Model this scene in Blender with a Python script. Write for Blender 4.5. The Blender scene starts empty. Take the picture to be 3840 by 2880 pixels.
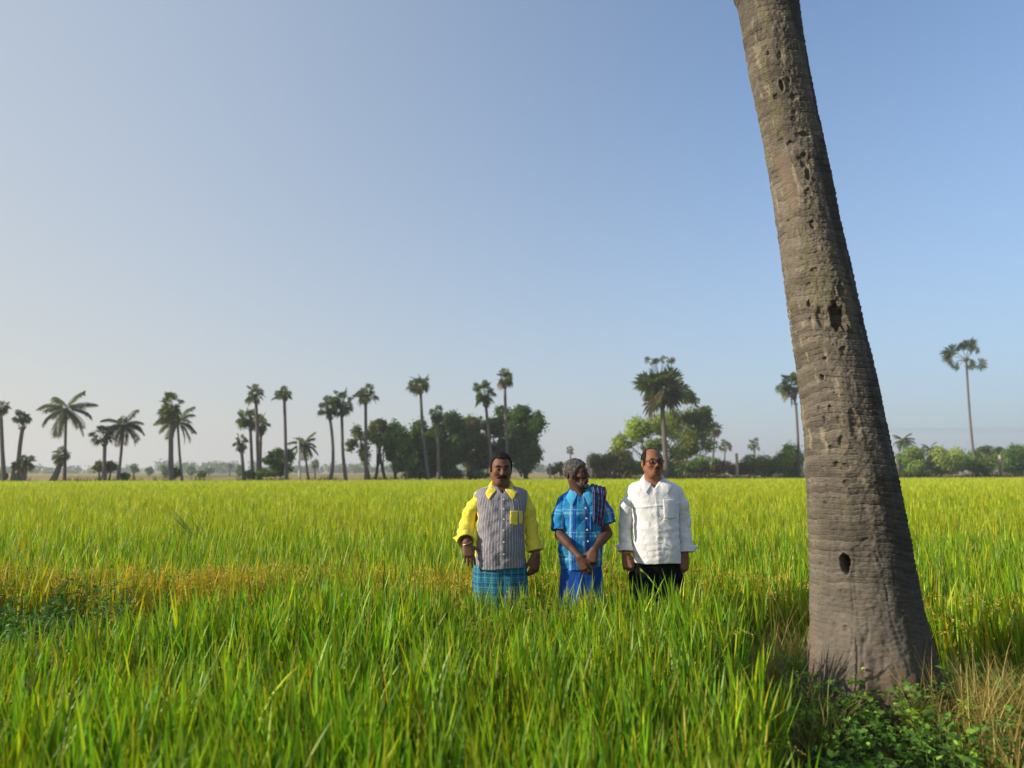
import bpy, bmesh, math, random
import numpy as np
from mathutils import Vector, Matrix
random.seed(7)
RNG = np.random.default_rng(11)
scene = bpy.context.scene
COL = scene.collection
R = math.radians

# ------------------------------------------------------------------ camera
FPX = 745.0                    # focal length in pixels of a 1024 px wide frame
CAMZ = 1.55
PITCH = math.atan(87.0 / FPX)
cam_d = bpy.data.cameras.new("camera")
cam_d.sensor_width = 36.0
cam_d.lens = FPX / 1024 * 36
cam_d.clip_start = 0.05
cam_d.clip_end = 9000
cam_d.dof.use_dof = True
cam_d.dof.focus_distance = 5.2
cam_d.dof.aperture_fstop = cam_d.lens / 13.5
cam_o = bpy.data.objects.new("camera", cam_d)
cam_o.location = (0, 0, CAMZ)
cam_o.rotation_euler = (math.pi / 2 + PITCH, 0, 0)
COL.objects.link(cam_o)
scene.camera = cam_o


def W(X, Y, depth):
    """world point on the plane y = depth that photograph pixel (X, Y) of the 3840 px frame looks at"""
    a = X / 3.75 - 512
    b = Y / 3.75 - 384
    ry = FPX * math.cos(PITCH) + b * math.sin(PITCH)
    rz = FPX * math.sin(PITCH) - b * math.cos(PITCH)
    t = depth / ry
    return np.array([a * t, depth, CAMZ + rz * t])


# ------------------------------------------------------------------ object helpers
def tag(o, label=None, cat=None, group=None, kind=None):
    if label: o["label"] = label
    if cat: o["category"] = cat
    if group: o["group"] = group
    if kind: o["kind"] = kind
    return o


def empty(name, loc, label, cat, group=None):
    o = bpy.data.objects.new(name, None)
    o.empty_display_size = 0.2
    o.location = loc
    COL.objects.link(o)
    return tag(o, label, cat, group)


def link(name, me, mat, parent=None):
    o = bpy.data.objects.new(name, me)
    if mat is not None and not me.materials:
        me.materials.append(mat)
    COL.objects.link(o)
    if parent is not None:
        o.parent = parent
    return o


def np_mesh(name, verts, quads=None, tris=None, col=None, vec=None, smooth=True):
    verts = np.asarray(verts, np.float32).reshape(-1, 3)
    loops = []
    sizes = []
    if quads is not None and len(quads):
        q = np.asarray(quads, np.int32).reshape(-1, 4)
        loops.append(q.ravel()); sizes.append(np.full(len(q), 4, np.int32))
    if tris is not None and len(tris):
        t = np.asarray(tris, np.int32).reshape(-1, 3)
        loops.append(t.ravel()); sizes.append(np.full(len(t), 3, np.int32))
    loops = np.concatenate(loops); sizes = np.concatenate(sizes)
    starts = np.concatenate([[0], np.cumsum(sizes)[:-1]]).astype(np.int32)
    me = bpy.data.meshes.new(name)
    me.vertices.add(len(verts)); me.vertices.foreach_set("co", verts.ravel())
    me.loops.add(len(loops)); me.loops.foreach_set("vertex_index", loops)
    me.polygons.add(len(sizes)); me.polygons.foreach_set("loop_start", starts)
    me.polygons.foreach_set("use_smooth", np.full(len(sizes), smooth, bool))
    me.update(calc_edges=True)
    if col is not None:
        c = np.ones((len(verts), 4), np.float32)
        c[:, :3] = np.asarray(col, np.float32).reshape(-1, 3)
        a = me.attributes.new("col", "FLOAT_COLOR", "POINT")
        a.data.foreach_set("color", c.ravel())
    if vec is not None:
        a = me.attributes.new("cloth", "FLOAT_VECTOR", "POINT")
        a.data.foreach_set("vector", np.asarray(vec, np.float32).ravel())
    me.validate()
    return me


class MB:
    """collects pieces of geometry into one mesh"""
    def __init__(self):
        self.v = []; self.q = []; self.t = []; self.c = []; self.n = 0

    def add(self, v, q=None, t=None, c=(0.5, 0.5, 0.5)):
        v = np.asarray(v, np.float32).reshape(-1, 3)
        if q is not None and len(q): self.q.append(np.asarray(q, np.int32).reshape(-1, 4) + self.n)
        if t is not None and len(t): self.t.append(np.asarray(t, np.int32).reshape(-1, 3) + self.n)
        c = np.asarray(c, np.float32)
        if c.ndim == 1: c = np.repeat(c[None], len(v), 0)
        self.v.append(v); self.c.append(c); self.n += len(v)

    def tube(self, pts, rad, n=10, c=(0.5, 0.5, 0.5), cap=True):
        pts = np.asarray(pts, float); m = len(pts)
        rad = np.broadcast_to(np.asarray(rad, float), (m,))
        tan = np.gradient(pts, axis=0)
        tan /= np.linalg.norm(tan, axis=1)[:, None] + 1e-9
        ref = np.array([0, 1.0, 0]) if abs(tan[0][1]) < 0.8 else np.array([1.0, 0, 0])
        u = np.cross(tan, ref); u /= np.linalg.norm(u, axis=1)[:, None] + 1e-9
        w = np.cross(tan, u)
        a = np.linspace(0, 2 * np.pi, n, endpoint=False)
        v = pts[:, None] + rad[:, None, None] * (np.cos(a)[None, :, None] * u[:, None] + np.sin(a)[None, :, None] * w[:, None])
        i = np.arange(m - 1)[:, None] * n; j = np.arange(n)[None]
        k = (j + 1) % n
        q = np.stack([i + j, i + k, i + n + k, i + n + j], -1).reshape(-1, 4)
        base = self.n
        vv = v.reshape(-1, 3); t = None
        if cap:
            vv = np.vstack([vv, pts[:1], pts[-1:]])
            j0 = np.arange(n); k0 = (j0 + 1) % n
            t = np.vstack([np.stack([np.full(n, m * n), k0, j0], 1), np.stack([np.full(n, m * n + 1), (m - 1) * n + j0, (m - 1) * n + k0], 1)])
        self.add(vv, q, t, c)

    def box(self, lo, hi, c=(0.5, 0.5, 0.5), bev=0.0):
        x0, y0, z0 = lo; x1, y1, z1 = hi
        v = [(x0, y0, z0), (x1, y0, z0), (x1, y1, z0), (x0, y1, z0), (x0, y0, z1), (x1, y0, z1), (x1, y1, z1), (x0, y1, z1)]
        q = [(0, 3, 2, 1), (4, 5, 6, 7), (0, 1, 5, 4), (1, 2, 6, 5), (2, 3, 7, 6), (3, 0, 4, 7)]
        self.add(v, q, None, c)

    def build(self, name, mat, parent=None, smooth=True):
        me = np_mesh(name, np.vstack(self.v), np.vstack(self.q) if self.q else None, np.vstack(self.t) if self.t else None, np.vstack(self.c), smooth=smooth)
        return link(name, me, mat, parent)


# ------------------------------------------------------------------ numpy noise
def _hash(i, j, k, seed):
    h = (i.astype(np.int64) * 374761393 + j.astype(np.int64) * 668265263 + k.astype(np.int64) * 2147483647 + seed * 144665) & 0xFFFFFFFF
    h = ((h ^ (h >> 13)) * 1274126177) & 0xFFFFFFFF
    h = h ^ (h >> 16)
    return (h & 0xFFFF).astype(np.float32) / 32767.5 - 1.0


def vnoise(x, y, z, seed=0):
    x, y, z = np.broadcast_arrays(np.asarray(x, np.float32), np.asarray(y, np.float32), np.asarray(z, np.float32))
    i = np.floor(x); j = np.floor(y); k = np.floor(z)
    fx = x - i; fy = y - j; fz = z - k
    fx = fx * fx * (3 - 2 * fx); fy = fy * fy * (3 - 2 * fy); fz = fz * fz * (3 - 2 * fz)
    i = i.astype(np.int64); j = j.astype(np.int64); k = k.astype(np.int64)
    r = 0
    for a in (0, 1):
        for b in (0, 1):
            for c in (0, 1):
                r = r + _hash(i + a, j + b, k + c, seed) * (fx if a else 1 - fx) * (fy if b else 1 - fy) * (fz if c else 1 - fz)
    return r


def fbm(x, y, z, seed=0, octv=3):
    r = 0; a = 1.0; s = 1.0
    for o in range(octv):
        r = r + a * vnoise(np.asarray(x) * s, np.asarray(y) * s, np.asarray(z) * s, seed + o * 17)
        a *= 0.5; s *= 2.03
    return r


# ------------------------------------------------------------------ material helpers
class NT:
    def __init__(self, name):
        self.m = bpy.data.materials.new(name); self.m.use_nodes = True
        self.t = self.m.node_tree; self.t.nodes.clear()
        self.out = self.n("ShaderNodeOutputMaterial")

    def n(self, kind, **kw):
        nd = self.t.nodes.new(kind)
        for k, v in kw.items(): setattr(nd, k, v)
        return nd

    def l(self, a, b): self.t.links.new(a, b)

    def val(self, sock, v):
        if hasattr(v, "is_output"): self.l(v, sock)
        else: sock.default_value = v

    def math(self, op, a, b=0.0, c=0.0, clamp=False):
        nd = self.n("ShaderNodeMath", operation=op, use_clamp=clamp)
        for s, v in zip(nd.inputs, (a, b, c)): self.val(s, v)
        return nd.outputs[0]

    def mix(self, f, a, b, mode="MIX"):
        nd = self.n("ShaderNodeMix", data_type="RGBA", blend_type=mode)
        self.val(nd.inputs[0], f)
        for s, v in ((nd.inputs[6], a), (nd.inputs[7], b)):
            if not hasattr(v, "is_output") and len(v) == 3: v = (*v, 1)
            self.val(s, v)
        return nd.outputs[2]

    def noise(self, vec, scale, detail=3.0, rough=0.55, dist=0.0):
        nd = self.n("ShaderNodeTexNoise")
        nd.inputs["Scale"].default_value = scale; nd.inputs["Detail"].default_value = detail
        nd.inputs["Roughness"].default_value = rough; nd.inputs["Distortion"].default_value = dist
        if vec is not None: self.l(vec, nd.inputs["Vector"])
        return nd.outputs["Fac"]

    def ramp(self, f, stops):
        nd = self.n("ShaderNodeValToRGB")
        e = nd.color_ramp.elements
        while len(e) < len(stops): e.new(0.5)
        for el, (p, c) in zip(e, stops):
            el.position = p; el.color = (*c, 1) if len(c) == 3 else c
        self.l(f, nd.inputs[0])
        return nd.outputs[0]

    def attr(self, name):
        return self.n("ShaderNodeAttribute", attribute_name=name)

    def obj(self): return self.n("ShaderNodeTexCoord").outputs["Object"]

    def scale(self, vec, s):
        nd = self.n("ShaderNodeMapping"); nd.inputs["Scale"].default_value = s
        self.l(vec, nd.inputs["Vector"]); return nd.outputs[0]

    def bump(self, h, strength=0.3, dist=0.01, normal=None):
        nd = self.n("ShaderNodeBump"); nd.inputs["Strength"].default_value = strength
        nd.inputs["Distance"].default_value = dist
        self.l(h, nd.inputs["Height"])
        if normal is not None: self.l(normal, nd.inputs["Normal"])
        return nd.outputs[0]

    def bsdf(self, color, rough=0.7, spec=0.3, normal=None, **kw):
        b = self.n("ShaderNodeBsdfPrincipled")
        if not hasattr(color, "is_output") and len(color) == 3: color = (*color, 1)
        self.val(b.inputs["Base Color"], color); self.val(b.inputs["Roughness"], rough)
        b.inputs["Specular IOR Level"].default_value = spec
        for k, v in kw.items(): self.val(b.inputs[k], v)
        if normal is not None: self.l(normal, b.inputs["Normal"])
        return b.outputs[0]

    def done(self, sh):
        self.l(sh, self.out.inputs[0]); return self.m


def leaf_mat(name, trans=0.4, tint=(1.15, 1.25, 0.55), rough=0.5, spec=0.3):
    m = NT(name)
    a = m.attr("col").outputs["Color"]
    p = m.bsdf(a, rough, spec)
    tr = m.n("ShaderNodeBsdfTranslucent")
    m.l(m.mix(1.0, a, tint, "MULTIPLY"), tr.inputs[0])
    mx = m.n("ShaderNodeMixShader"); mx.inputs[0].default_value = trans
    m.l(p, mx.inputs[1]); m.l(tr.outputs[0], mx.inputs[2])
    return m.done(mx.outputs[0])


def col_mat(name, rough=0.8, spec=0.2, nscale=20.0, amt=0.35, bump=0.3, dist=0.01):
    m = NT(name)
    a = m.attr("col").outputs["Color"]
    f = m.noise(m.obj(), nscale, 5.0, 0.6)
    c = m.mix(m.math("MULTIPLY", f, amt * 1.6), a, m.mix(1.0, a, (0.35, 0.33, 0.3), "MULTIPLY"))
    return m.done(m.bsdf(c, rough, spec, m.bump(f, bump, dist)))
# ------------------------------------------------------------------ sky, sun
SUN_EL = R(23.0)
SUN_AZ = R(12.0)                     # how far the sun stands on the camera's side of square left
sun_vec = Vector((-math.cos(SUN_EL) * math.cos(SUN_AZ), -math.cos(SUN_EL) * math.sin(SUN_AZ), math.sin(SUN_EL)))
world = bpy.data.worlds.new("World"); scene.world = world
world.use_nodes = True
wt = world.node_tree; wt.nodes.clear()
wo = wt.nodes.new("ShaderNodeOutputWorld"); bg = wt.nodes.new("ShaderNodeBackground")
sky = wt.nodes.new("ShaderNodeTexSky"); sky.sky_type = "NISHITA"; sky.sun_disc = False
sky.sun_elevation = SUN_EL
# rotation 0 puts the sun on +y, growing turns it towards +x
sky.sun_rotation = math.atan2(sun_vec.x, sun_vec.y)
sky.altitude = 0; sky.air_density = 1.0; sky.dust_density = 0.6; sky.ozone_density = 3.0
bg.inputs[1].default_value = 0.14
# dust haze in the sky: thick near the horizon and towards the sun
def wn(kind, **kw):
    nd = wt.nodes.new(kind)
    for k, v in kw.items(): setattr(nd, k, v)
    return nd
def wm(op, a, b=0.0, clamp=False):
    nd = wn("ShaderNodeMath", operation=op, use_clamp=clamp)
    for s, v in zip(nd.inputs, (a, b)):
        if hasattr(v, "is_output"): wt.links.new(v, s)
        else: s.default_value = v
    return nd.outputs[0]
tc = wn("ShaderNodeTexCoord"); sp_ = wn("ShaderNodeSeparateXYZ"); wt.links.new(tc.outputs["Generated"], sp_.inputs[0])
dx, dy, dz = sp_.outputs
toward = wm("ADD", wm("MULTIPLY", dx, float(-math.cos(SUN_AZ))), wm("MULTIPLY", dy, float(-math.sin(SUN_AZ))))
fel = wm("POWER", 2.718, wm("MULTIPLY", wm("MAXIMUM", dz, 0.0), -1 / 0.30))
fel = wm("MULTIPLY", fel, 1.0)
faz = wm("ADD", wm("MULTIPLY", toward, 0.80), 0.36, True)
keep = wm("MULTIPLY", wm("SUBTRACT", 1.0, fel), wm("SUBTRACT", 1.0, faz))
hz = wn("ShaderNodeMix", data_type="RGBA")
wt.links.new(wm("ADD", wm("MULTIPLY", toward, 0.80), 0.64, True), hz.inputs[0])
HK = 1 / (0.14 * 1.32)
hz.inputs[6].default_value = (0.37 * HK, 0.43 * HK, 0.51 * HK, 1); hz.inputs[7].default_value = (0.73 * HK, 0.69 * HK, 0.60 * HK, 1)
mx = wn("ShaderNodeMix", data_type="RGBA"); wt.links.new(wm("SUBTRACT", 1.0, keep), mx.inputs[0])
# high haze is bluish white, the low haze cream
hi = wn("ShaderNodeMix", data_type="RGBA"); wt.links.new(fel, hi.inputs[0])
hi.inputs[6].default_value = (0.53 * HK, 0.59 * HK, 0.65 * HK, 1); wt.links.new(hz.outputs[2], hi.inputs[7])
tn = wn("ShaderNodeMix", data_type="RGBA", blend_type="MULTIPLY"); tn.inputs[0].default_value = 1.0
wt.links.new(sky.outputs[0], tn.inputs[6]); tn.inputs[7].default_value = (0.84, 1.0, 1.10, 1)
wt.links.new(tn.outputs[2], mx.inputs[6]); wt.links.new(hi.outputs[2], mx.inputs[7])
wt.links.new(mx.outputs[2], bg.inputs[0]); wt.links.new(bg.outputs[0], wo.inputs[0])
sd = bpy.data.lights.new("sun", "SUN"); sd.energy = 4.7; sd.angle = R(0.55); sd.color = (1.0, 0.885, 0.72)
so = bpy.data.objects.new("sun", sd)
so.rotation_euler = sun_vec.to_track_quat("Z", "Y").to_euler()
so.location = (-30, -5, 20); COL.objects.link(so)
scene.view_settings.view_transform = "Standard"; scene.view_settings.look = "None"
scene.view_settings.exposure = 0.4; scene.view_settings.gamma = 1.0
scene.view_settings.use_curve_mapping = False
scene.render.engine = "CYCLES"
scene.cycles.use_denoising = True
scene.cycles.max_bounces = 8; scene.cycles.diffuse_bounces = 3; scene.cycles.transmission_bounces = 4
scene.cycles.transparent_max_bounces = 4; scene.cycles.glossy_bounces = 2
scene.cycles.sample_clamp_indirect = 6.0


# ------------------------------------------------------------------ plots and ground
TRUNK_Y = 4.05
TRUNK_X = float(W(3285, 2560, TRUNK_Y)[0])


def y_front(x):      # far edge of the near plot
    return np.interp(x, [-4.5, -3.2, -2.2, -1.2, -0.75, -0.5, 0.95, 1.15, 1.6], [3.3, 3.55, 3.9, 4.95, 5.1, 4.86, 4.86, 5.25, 5.3]) + 0.07 * np.sin(x * 5) + 0.06 * np.sin(x * 13)


def x_front(y):      # right edge of the near plot
    return 0.30 + 0.20 * y


def y_rear(x):       # near edge of the rear plot
    return 5.62 + 0.10 * np.sin(x * 3.1) + 0.10 * np.sin(x * 7.7 + 1) - np.clip((x - 1.9) / 0.6, 0, 1) * 1.35


def y_far(x):        # far edge of the rear plot
    return 74 + 0.36 * np.clip(x, -45, 72)


def ground_z(x, y):
    z = 0.04 * vnoise(x * 0.9, y * 0.9, 0, 3)
    m = np.clip((x - x_front(y) - 0.05) / 0.45, 0, 1) * np.clip((5.4 - y) / 0.7, 0, 1)
    z = z + 0.26 * m * m * (3 - 2 * m)
    r = np.hypot(x - TRUNK_X, y - TRUNK_Y)
    z = z + 0.12 * np.exp(-(r / 0.6) ** 2)
    b = np.clip((y - y_front(x)) / 0.25, 0, 1) * np.clip((y_rear(x) - y) / 0.25, 0, 1)
    z = z + 0.10 * b
    return z * np.clip((30 - np.hypot(x, y)) / 10, 0, 1)


def spaced(lo, hi, near_lo, near_hi, step, grow=1.35):
    a = list(np.arange(near_lo, near_hi, step)); s = step
    p = near_lo; left = []
    while p > lo: s *= grow; p -= s; left.append(p)
    s = step; p = a[-1]; right = []
    while p < hi: s *= grow; p += s; right.append(p)
    return np.array(left[::-1] + a + right)


gx = spaced(-5000, 5000, -7, 7, 0.12); gy = spaced(-400, 8000, -1, 9, 0.12)
GX, GY = np.meshgrid(gx, gy, indexing="ij")
gv = np.stack([GX, GY, ground_z(GX, GY)], -1).reshape(-1, 3)
ni, nj = GX.shape
I = np.arange(ni - 1)[:, None] * nj + np.arange(nj - 1)[None]
gq = np.stack([I, I + nj, I + nj + 1, I + 1], -1).reshape(-1, 4)
m = NT("soil")
o_ = m.obj()
f1 = m.noise(o_, 1.3, 6.0, 0.65); f2 = m.noise(o_, 40.0, 5.0, 0.7)
c = m.ramp(f1, [(0.3, (0.045, 0.032, 0.02)), (0.7, (0.10, 0.072, 0.042))])
c = m.mix(m.math("MULTIPLY", f2, 0.7), c, (0.035, 0.026, 0.016))
far = m.n("ShaderNodeSeparateXYZ"); m.l(o_, far.inputs[0])
fld = m.noise(m.scale(o_, (0.012, 0.006, 1)), 1.0, 4.0, 0.6)
dry = m.ramp(fld, [(0.36, (0.10, 0.13, 0.025)), (0.5, (0.30, 0.22, 0.06)), (0.66, (0.36, 0.25, 0.085))])
c = m.mix(m.math("GREATER_THAN", far.outputs[1], 42.0), c, dry)
ground = link("ground", np_mesh("ground", gv, gq), m.done(m.bsdf(c, 0.95, 0.1, m.bump(f2, 0.7, 0.03))))
tag(ground, "brown field soil and dry pasture stretching to the horizon", "ground", kind="structure")
# ------------------------------------------------------------------ rice
M_RICE = leaf_mat("rice_leaf", 0.42, (1.2, 1.2, 0.4), 0.45, 0.35)
M_PAN = leaf_mat("rice_panicle", 0.2, (1.1, 1.0, 0.6), 0.6, 0.2)
HB = {}


def blades(base, az, lean, curve, length, width, nseg, col0, col1, twist=None, wp=0.35):
    """curved tapering leaf blades: verts, quads, tris, colours"""
    n = len(base)
    t = np.linspace(0, 1, nseg + 1)
    pos = np.zeros((n, nseg + 1, 3)); pos[:, 0] = base
    hd = np.stack([np.cos(az), np.sin(az)], 1)
    for s in range(nseg):
        tm = (t[s] + t[s + 1]) / 2
        th = lean + curve * tm ** 1.6
        L = length / nseg
        pos[:, s + 1, :2] = pos[:, s, :2] + hd * (np.sin(th) * L)[:, None]
        pos[:, s + 1, 2] = pos[:, s, 2] + np.cos(th) * L
    if twist is None: twist = RNG.uniform(-0.9, 0.9, n)
    wd = np.stack([-np.sin(az + twist), np.cos(az + twist), np.zeros(n)], 1)
    prof = np.where(t < wp, 0.55 + 0.45 * t / wp, np.clip(1 - ((t - wp) / (1 - wp)), 0, 1) ** 0.75)
    nv = 2 * nseg + 1
    V = np.zeros((n, nv, 3))
    hw = (width * 0.5)[:, None, None] * wd[:, None] * prof[None, :nseg, None]
    V[:, 0:2 * nseg:2] = pos[:, :nseg] - hw
    V[:, 1:2 * nseg:2] = pos[:, :nseg] + hw
    V[:, -1] = pos[:, -1]
    b = (np.arange(n) * nv)[:, None]
    q = []
    for s in range(nseg - 1):
        q.append(np.stack([b[:, 0] + 2 * s, b[:, 0] + 2 * s + 1, b[:, 0] + 2 * s + 3, b[:, 0] + 2 * s + 2], 1))
    tr = np.stack([b[:, 0] + 2 * nseg - 2, b[:, 0] + 2 * nseg - 1, b[:, 0] + 2 * nseg], 1)
    tc = np.concatenate([np.repeat(t[:nseg], 2), [1.0]])
    C = col0[:, None] * (1 - tc[None, :, None]) + col1[:, None] * tc[None, :, None]
    return V.reshape(-1, 3), (np.concatenate(q) if q else None), tr, C.reshape(-1, 3)


def panicles(base, az, height, droop, size, ng, col, gl=0.011, gw=0.0042):
    """nodding grain heads on thin stalks"""
    n = len(base); ns = 8
    t = np.linspace(0, 1, ns + 1)
    hd = np.stack([np.cos(az), np.sin(az)], 1)
    P = np.zeros((n, ns + 1, 3)); P[:, 0] = base + np.array([0, 0, 1.0]) * height[:, None]
    for s in range(ns):
        th = 0.25 + droop * t[s] ** 0.9
        L = size / ns
        P[:, s + 1, :2] = P[:, s, :2] + hd * (np.sin(th) * L)[:, None]
        P[:, s + 1, 2] = P[:, s, 2] + np.cos(th) * L
    mb = MB()
    wd = np.stack([-np.sin(az), np.cos(az), np.zeros(n)], 1) * 0.0013
    V = np.stack([P - wd[:, None], P + wd[:, None]], 2).reshape(n, -1, 3)
    b = (np.arange(n) * 2 * (ns + 1))[:, None]; s = np.arange(ns)[None]
    q = np.stack([b + 2 * s, b + 2 * s + 1, b + 2 * s + 3, b + 2 * s + 2], -1).reshape(-1, 4)
    mb.add(V.reshape(-1, 3), q, None, np.repeat(col * np.array([0.6, 0.85, 0.4]), 2 * (ns + 1), 0))
    u = RNG.uniform(0.12, 1.0, (n, ng)) * ns
    i = np.minimum(u.astype(int), ns - 1); f = (u - i)[..., None]
    k = np.arange(n)[:, None]
    c0 = P[k, i] * (1 - f) + P[k, i + 1] * f
    c0 = c0 + RNG.normal(0, 0.0085, c0.shape) * (1.25 - 0.6 * u[..., None] / ns)
    d = P[k, i + 1] - P[k, i]; d = d / (np.linalg.norm(d, axis=-1, keepdims=True) + 1e-9)
    d = d + RNG.normal(0, 0.45, d.shape); d[..., 2] -= 0.25
    d /= np.linalg.norm(d, axis=-1, keepdims=True)
    sd_ = np.cross(d, RNG.normal(0, 1, d.shape)); sd_ /= np.linalg.norm(sd_, axis=-1, keepdims=True) + 1e-9
    G = np.stack([c0 - d * gl / 2, c0 + sd_ * gw / 2, c0 + d * gl / 2, c0 - sd_ * gw / 2], 2).reshape(-1, 3)
    qg = np.arange(n * ng * 4).reshape(-1, 4)
    cc = np.repeat(col, ng * 4, 0) * np.repeat(RNG.uniform(0.7, 1.25, n * ng), 4)[:, None]
    mb.add(G, qg, None, cc)
    return mb


def hills(x0, x1, y0, y1, step, keep):
    nx = int((x1 - x0) / step); ny = int((y1 - y0) / step)
    a, b = np.meshgrid(np.arange(nx), np.arange(ny), indexing="ij")
    x = x0 + (a + RNG.uniform(-0.33, 0.33, a.shape)) * step; y = y0 + (b + RNG.uniform(-0.33, 0.33, a.shape)) * step
    x = x.ravel(); y = y.ravel()
    k = keep(x, y)
    return x[k], y[k]


def in_view(x, y, pad=1.5):
    return np.abs(x) < 0.70 * np.maximum(y, 0) * 1.12 + pad


G_GREEN = np.array([0.115, 0.290, 0.015]); G_MID = np.array([0.215, 0.400, 0.015])
G_YEL = np.array([0.465, 0.480, 0.011]); G_GOLD = np.array([0.52, 0.31, 0.025]); G_STRAW = np.array([0.34, 0.22, 0.07])


def rice_colours(n, wts):
    pal = np.stack([G_GREEN, G_MID, G_YEL, G_GOLD, G_STRAW])
    w = np.asarray(wts, float); w /= w.sum()
    i = RNG.choice(5, n, p=w); j = RNG.choice(5, n, p=w)
    f = RNG.uniform(0, 0.6, n)[:, None]
    c = pal[i] * (1 - f) + pal[j] * f
    return c * RNG.uniform(0.75, 1.25, n)[:, None]


def bl_add(mb, *a, **k):
    V, q, t, C = blades(*a, **k); mb.add(V, q, t, C)


# people and the trunk stand clear of the stalks
def clear(x, y):
    r = np.hypot(x - TRUNK_X, y - TRUNK_Y) > 0.75
    return r


# near plot -------------------------------------------------------------
near = MB()
hx, hy = hills(-4.2, 2.2, 1.15, 5.0, 0.15, lambda x, y: (y < y_front(x)) & (x < x_front(y) + 0.08 * np.sin(9 * y)) & in_view(x, y, 0.9))
nb = 84
n = len(hx) * nb
bx = np.repeat(hx, nb) + RNG.normal(0, 0.024, n); by = np.repeat(hy, nb) + RNG.normal(0, 0.024, n)
az = RNG.uniform(0, 2 * np.pi, n)
hfac = np.repeat(0.84 + 0.17 * np.clip((hy - 2.4) / 2.2, 0, 1) + 0.09 * vnoise(hx * 1.6, hy * 1.6, 0, 5) + RNG.normal(0, 0.04, len(hx)), nb)
ti = np.repeat(np.arange(len(hx)) * 9, nb) + RNG.integers(0, 9, n)          # nine stalks to a plant, leaves at several heights on each
tx_ = RNG.normal(0, 0.05, len(hx) * 9); ty_ = RNG.normal(0, 0.05, len(hx) * 9)
kk = RNG.uniform(0.15, 1.0, n) ** 0.75
z0 = (0.12 + 0.46 * kk) * hfac
bx = np.repeat(hx, nb) + tx_[ti] * (0.5 + kk); by = np.repeat(hy, nb) + ty_[ti] * (0.5 + kk)
ln = (0.23 + 0.17 * RNG.beta(2, 2, n)) * (0.85 + 0.15 * hfac)
# let a person's clothes show: shorter plants just before the three people
pp = np.exp(-((by - 4.62) / 0.28) ** 2) * (bx > -1.1) * (bx < 1.2)
ln *= 1 - 0.0 * pp
lean = np.abs(RNG.normal(0.13, 0.12, n)); curve = np.abs(RNG.normal(0.15, 0.25, n))
c1 = rice_colours(n, (5.2, 3.8, 1.4, 0.16, 0.06)) * RNG.choice([0.5, 0.85, 1.15, 1.45], n)[:, None]; tipm = 0.6 * RNG.uniform(0, 1, n)[:, None] ** 4
c0 = c1 * np.array([0.95, 0.95, 0.95])
c1 = c1 * (1 - tipm) + (G_YEL * 0.6 + G_GOLD * 0.4) * tipm
bl_add(near, np.stack([bx, by, ground_z(bx, by) + z0], 1), az, lean, curve, ln, RNG.uniform(0.0095, 0.0175, n), 6, c0, c1)
ns_ = len(tx_); sx0 = np.repeat(hx, 9); sy0 = np.repeat(hy, 9)
cs_ = np.array([0.09, 0.20, 0.02])[None] * RNG.uniform(0.6, 1.2, ns_)[:, None]
bl_add(near, np.stack([sx0 + tx_ * 0.5, sy0 + ty_ * 0.5, ground_z(sx0, sy0)], 1), np.arctan2(ty_, tx_), np.hypot(tx_, ty_), 0 * tx_, 0.50 + 0 * tx_, 0.007 + 0 * tx_, 3, cs_, cs_, None, 0.9)
npan = 3400
k = RNG.choice(len(hx), npan)
px = hx[k] + RNG.normal(0, 0.05, npan); py = hy[k] + RNG.normal(0, 0.05, npan)
pcl = (np.array([0.42, 0.44, 0.07])[None] * (1 - RNG.uniform(0, 1, npan)[:, None]) + np.array([0.30, 0.17, 0.05])[None] * RNG.uniform(0.1, 1, npan)[:, None])
pm = panicles(np.stack([px, py, np.zeros(npan)], 1), RNG.uniform(0, 2 * np.pi, npan), RNG.uniform(0.46, 0.66, npan) * (0.85 + 0.25 * np.clip((py - 2.4) / 2.2, 0, 1)), RNG.uniform(1.6, 2.7, npan), RNG.uniform(0.16, 0.24, npan), 46, pcl)
o = near.build("rice_crop", M_RICE); tag(o, "nearest plot of bright green rice with long upright blades", "rice", kind="stuff")
o = pm.build("rice_panicles", M_PAN); tag(o, "nodding pale grain heads among the nearest green rice", "grain heads", kind="stuff")

# rear plot ---------------------------------------------------------------
rear = MB(); rp = []


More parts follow.
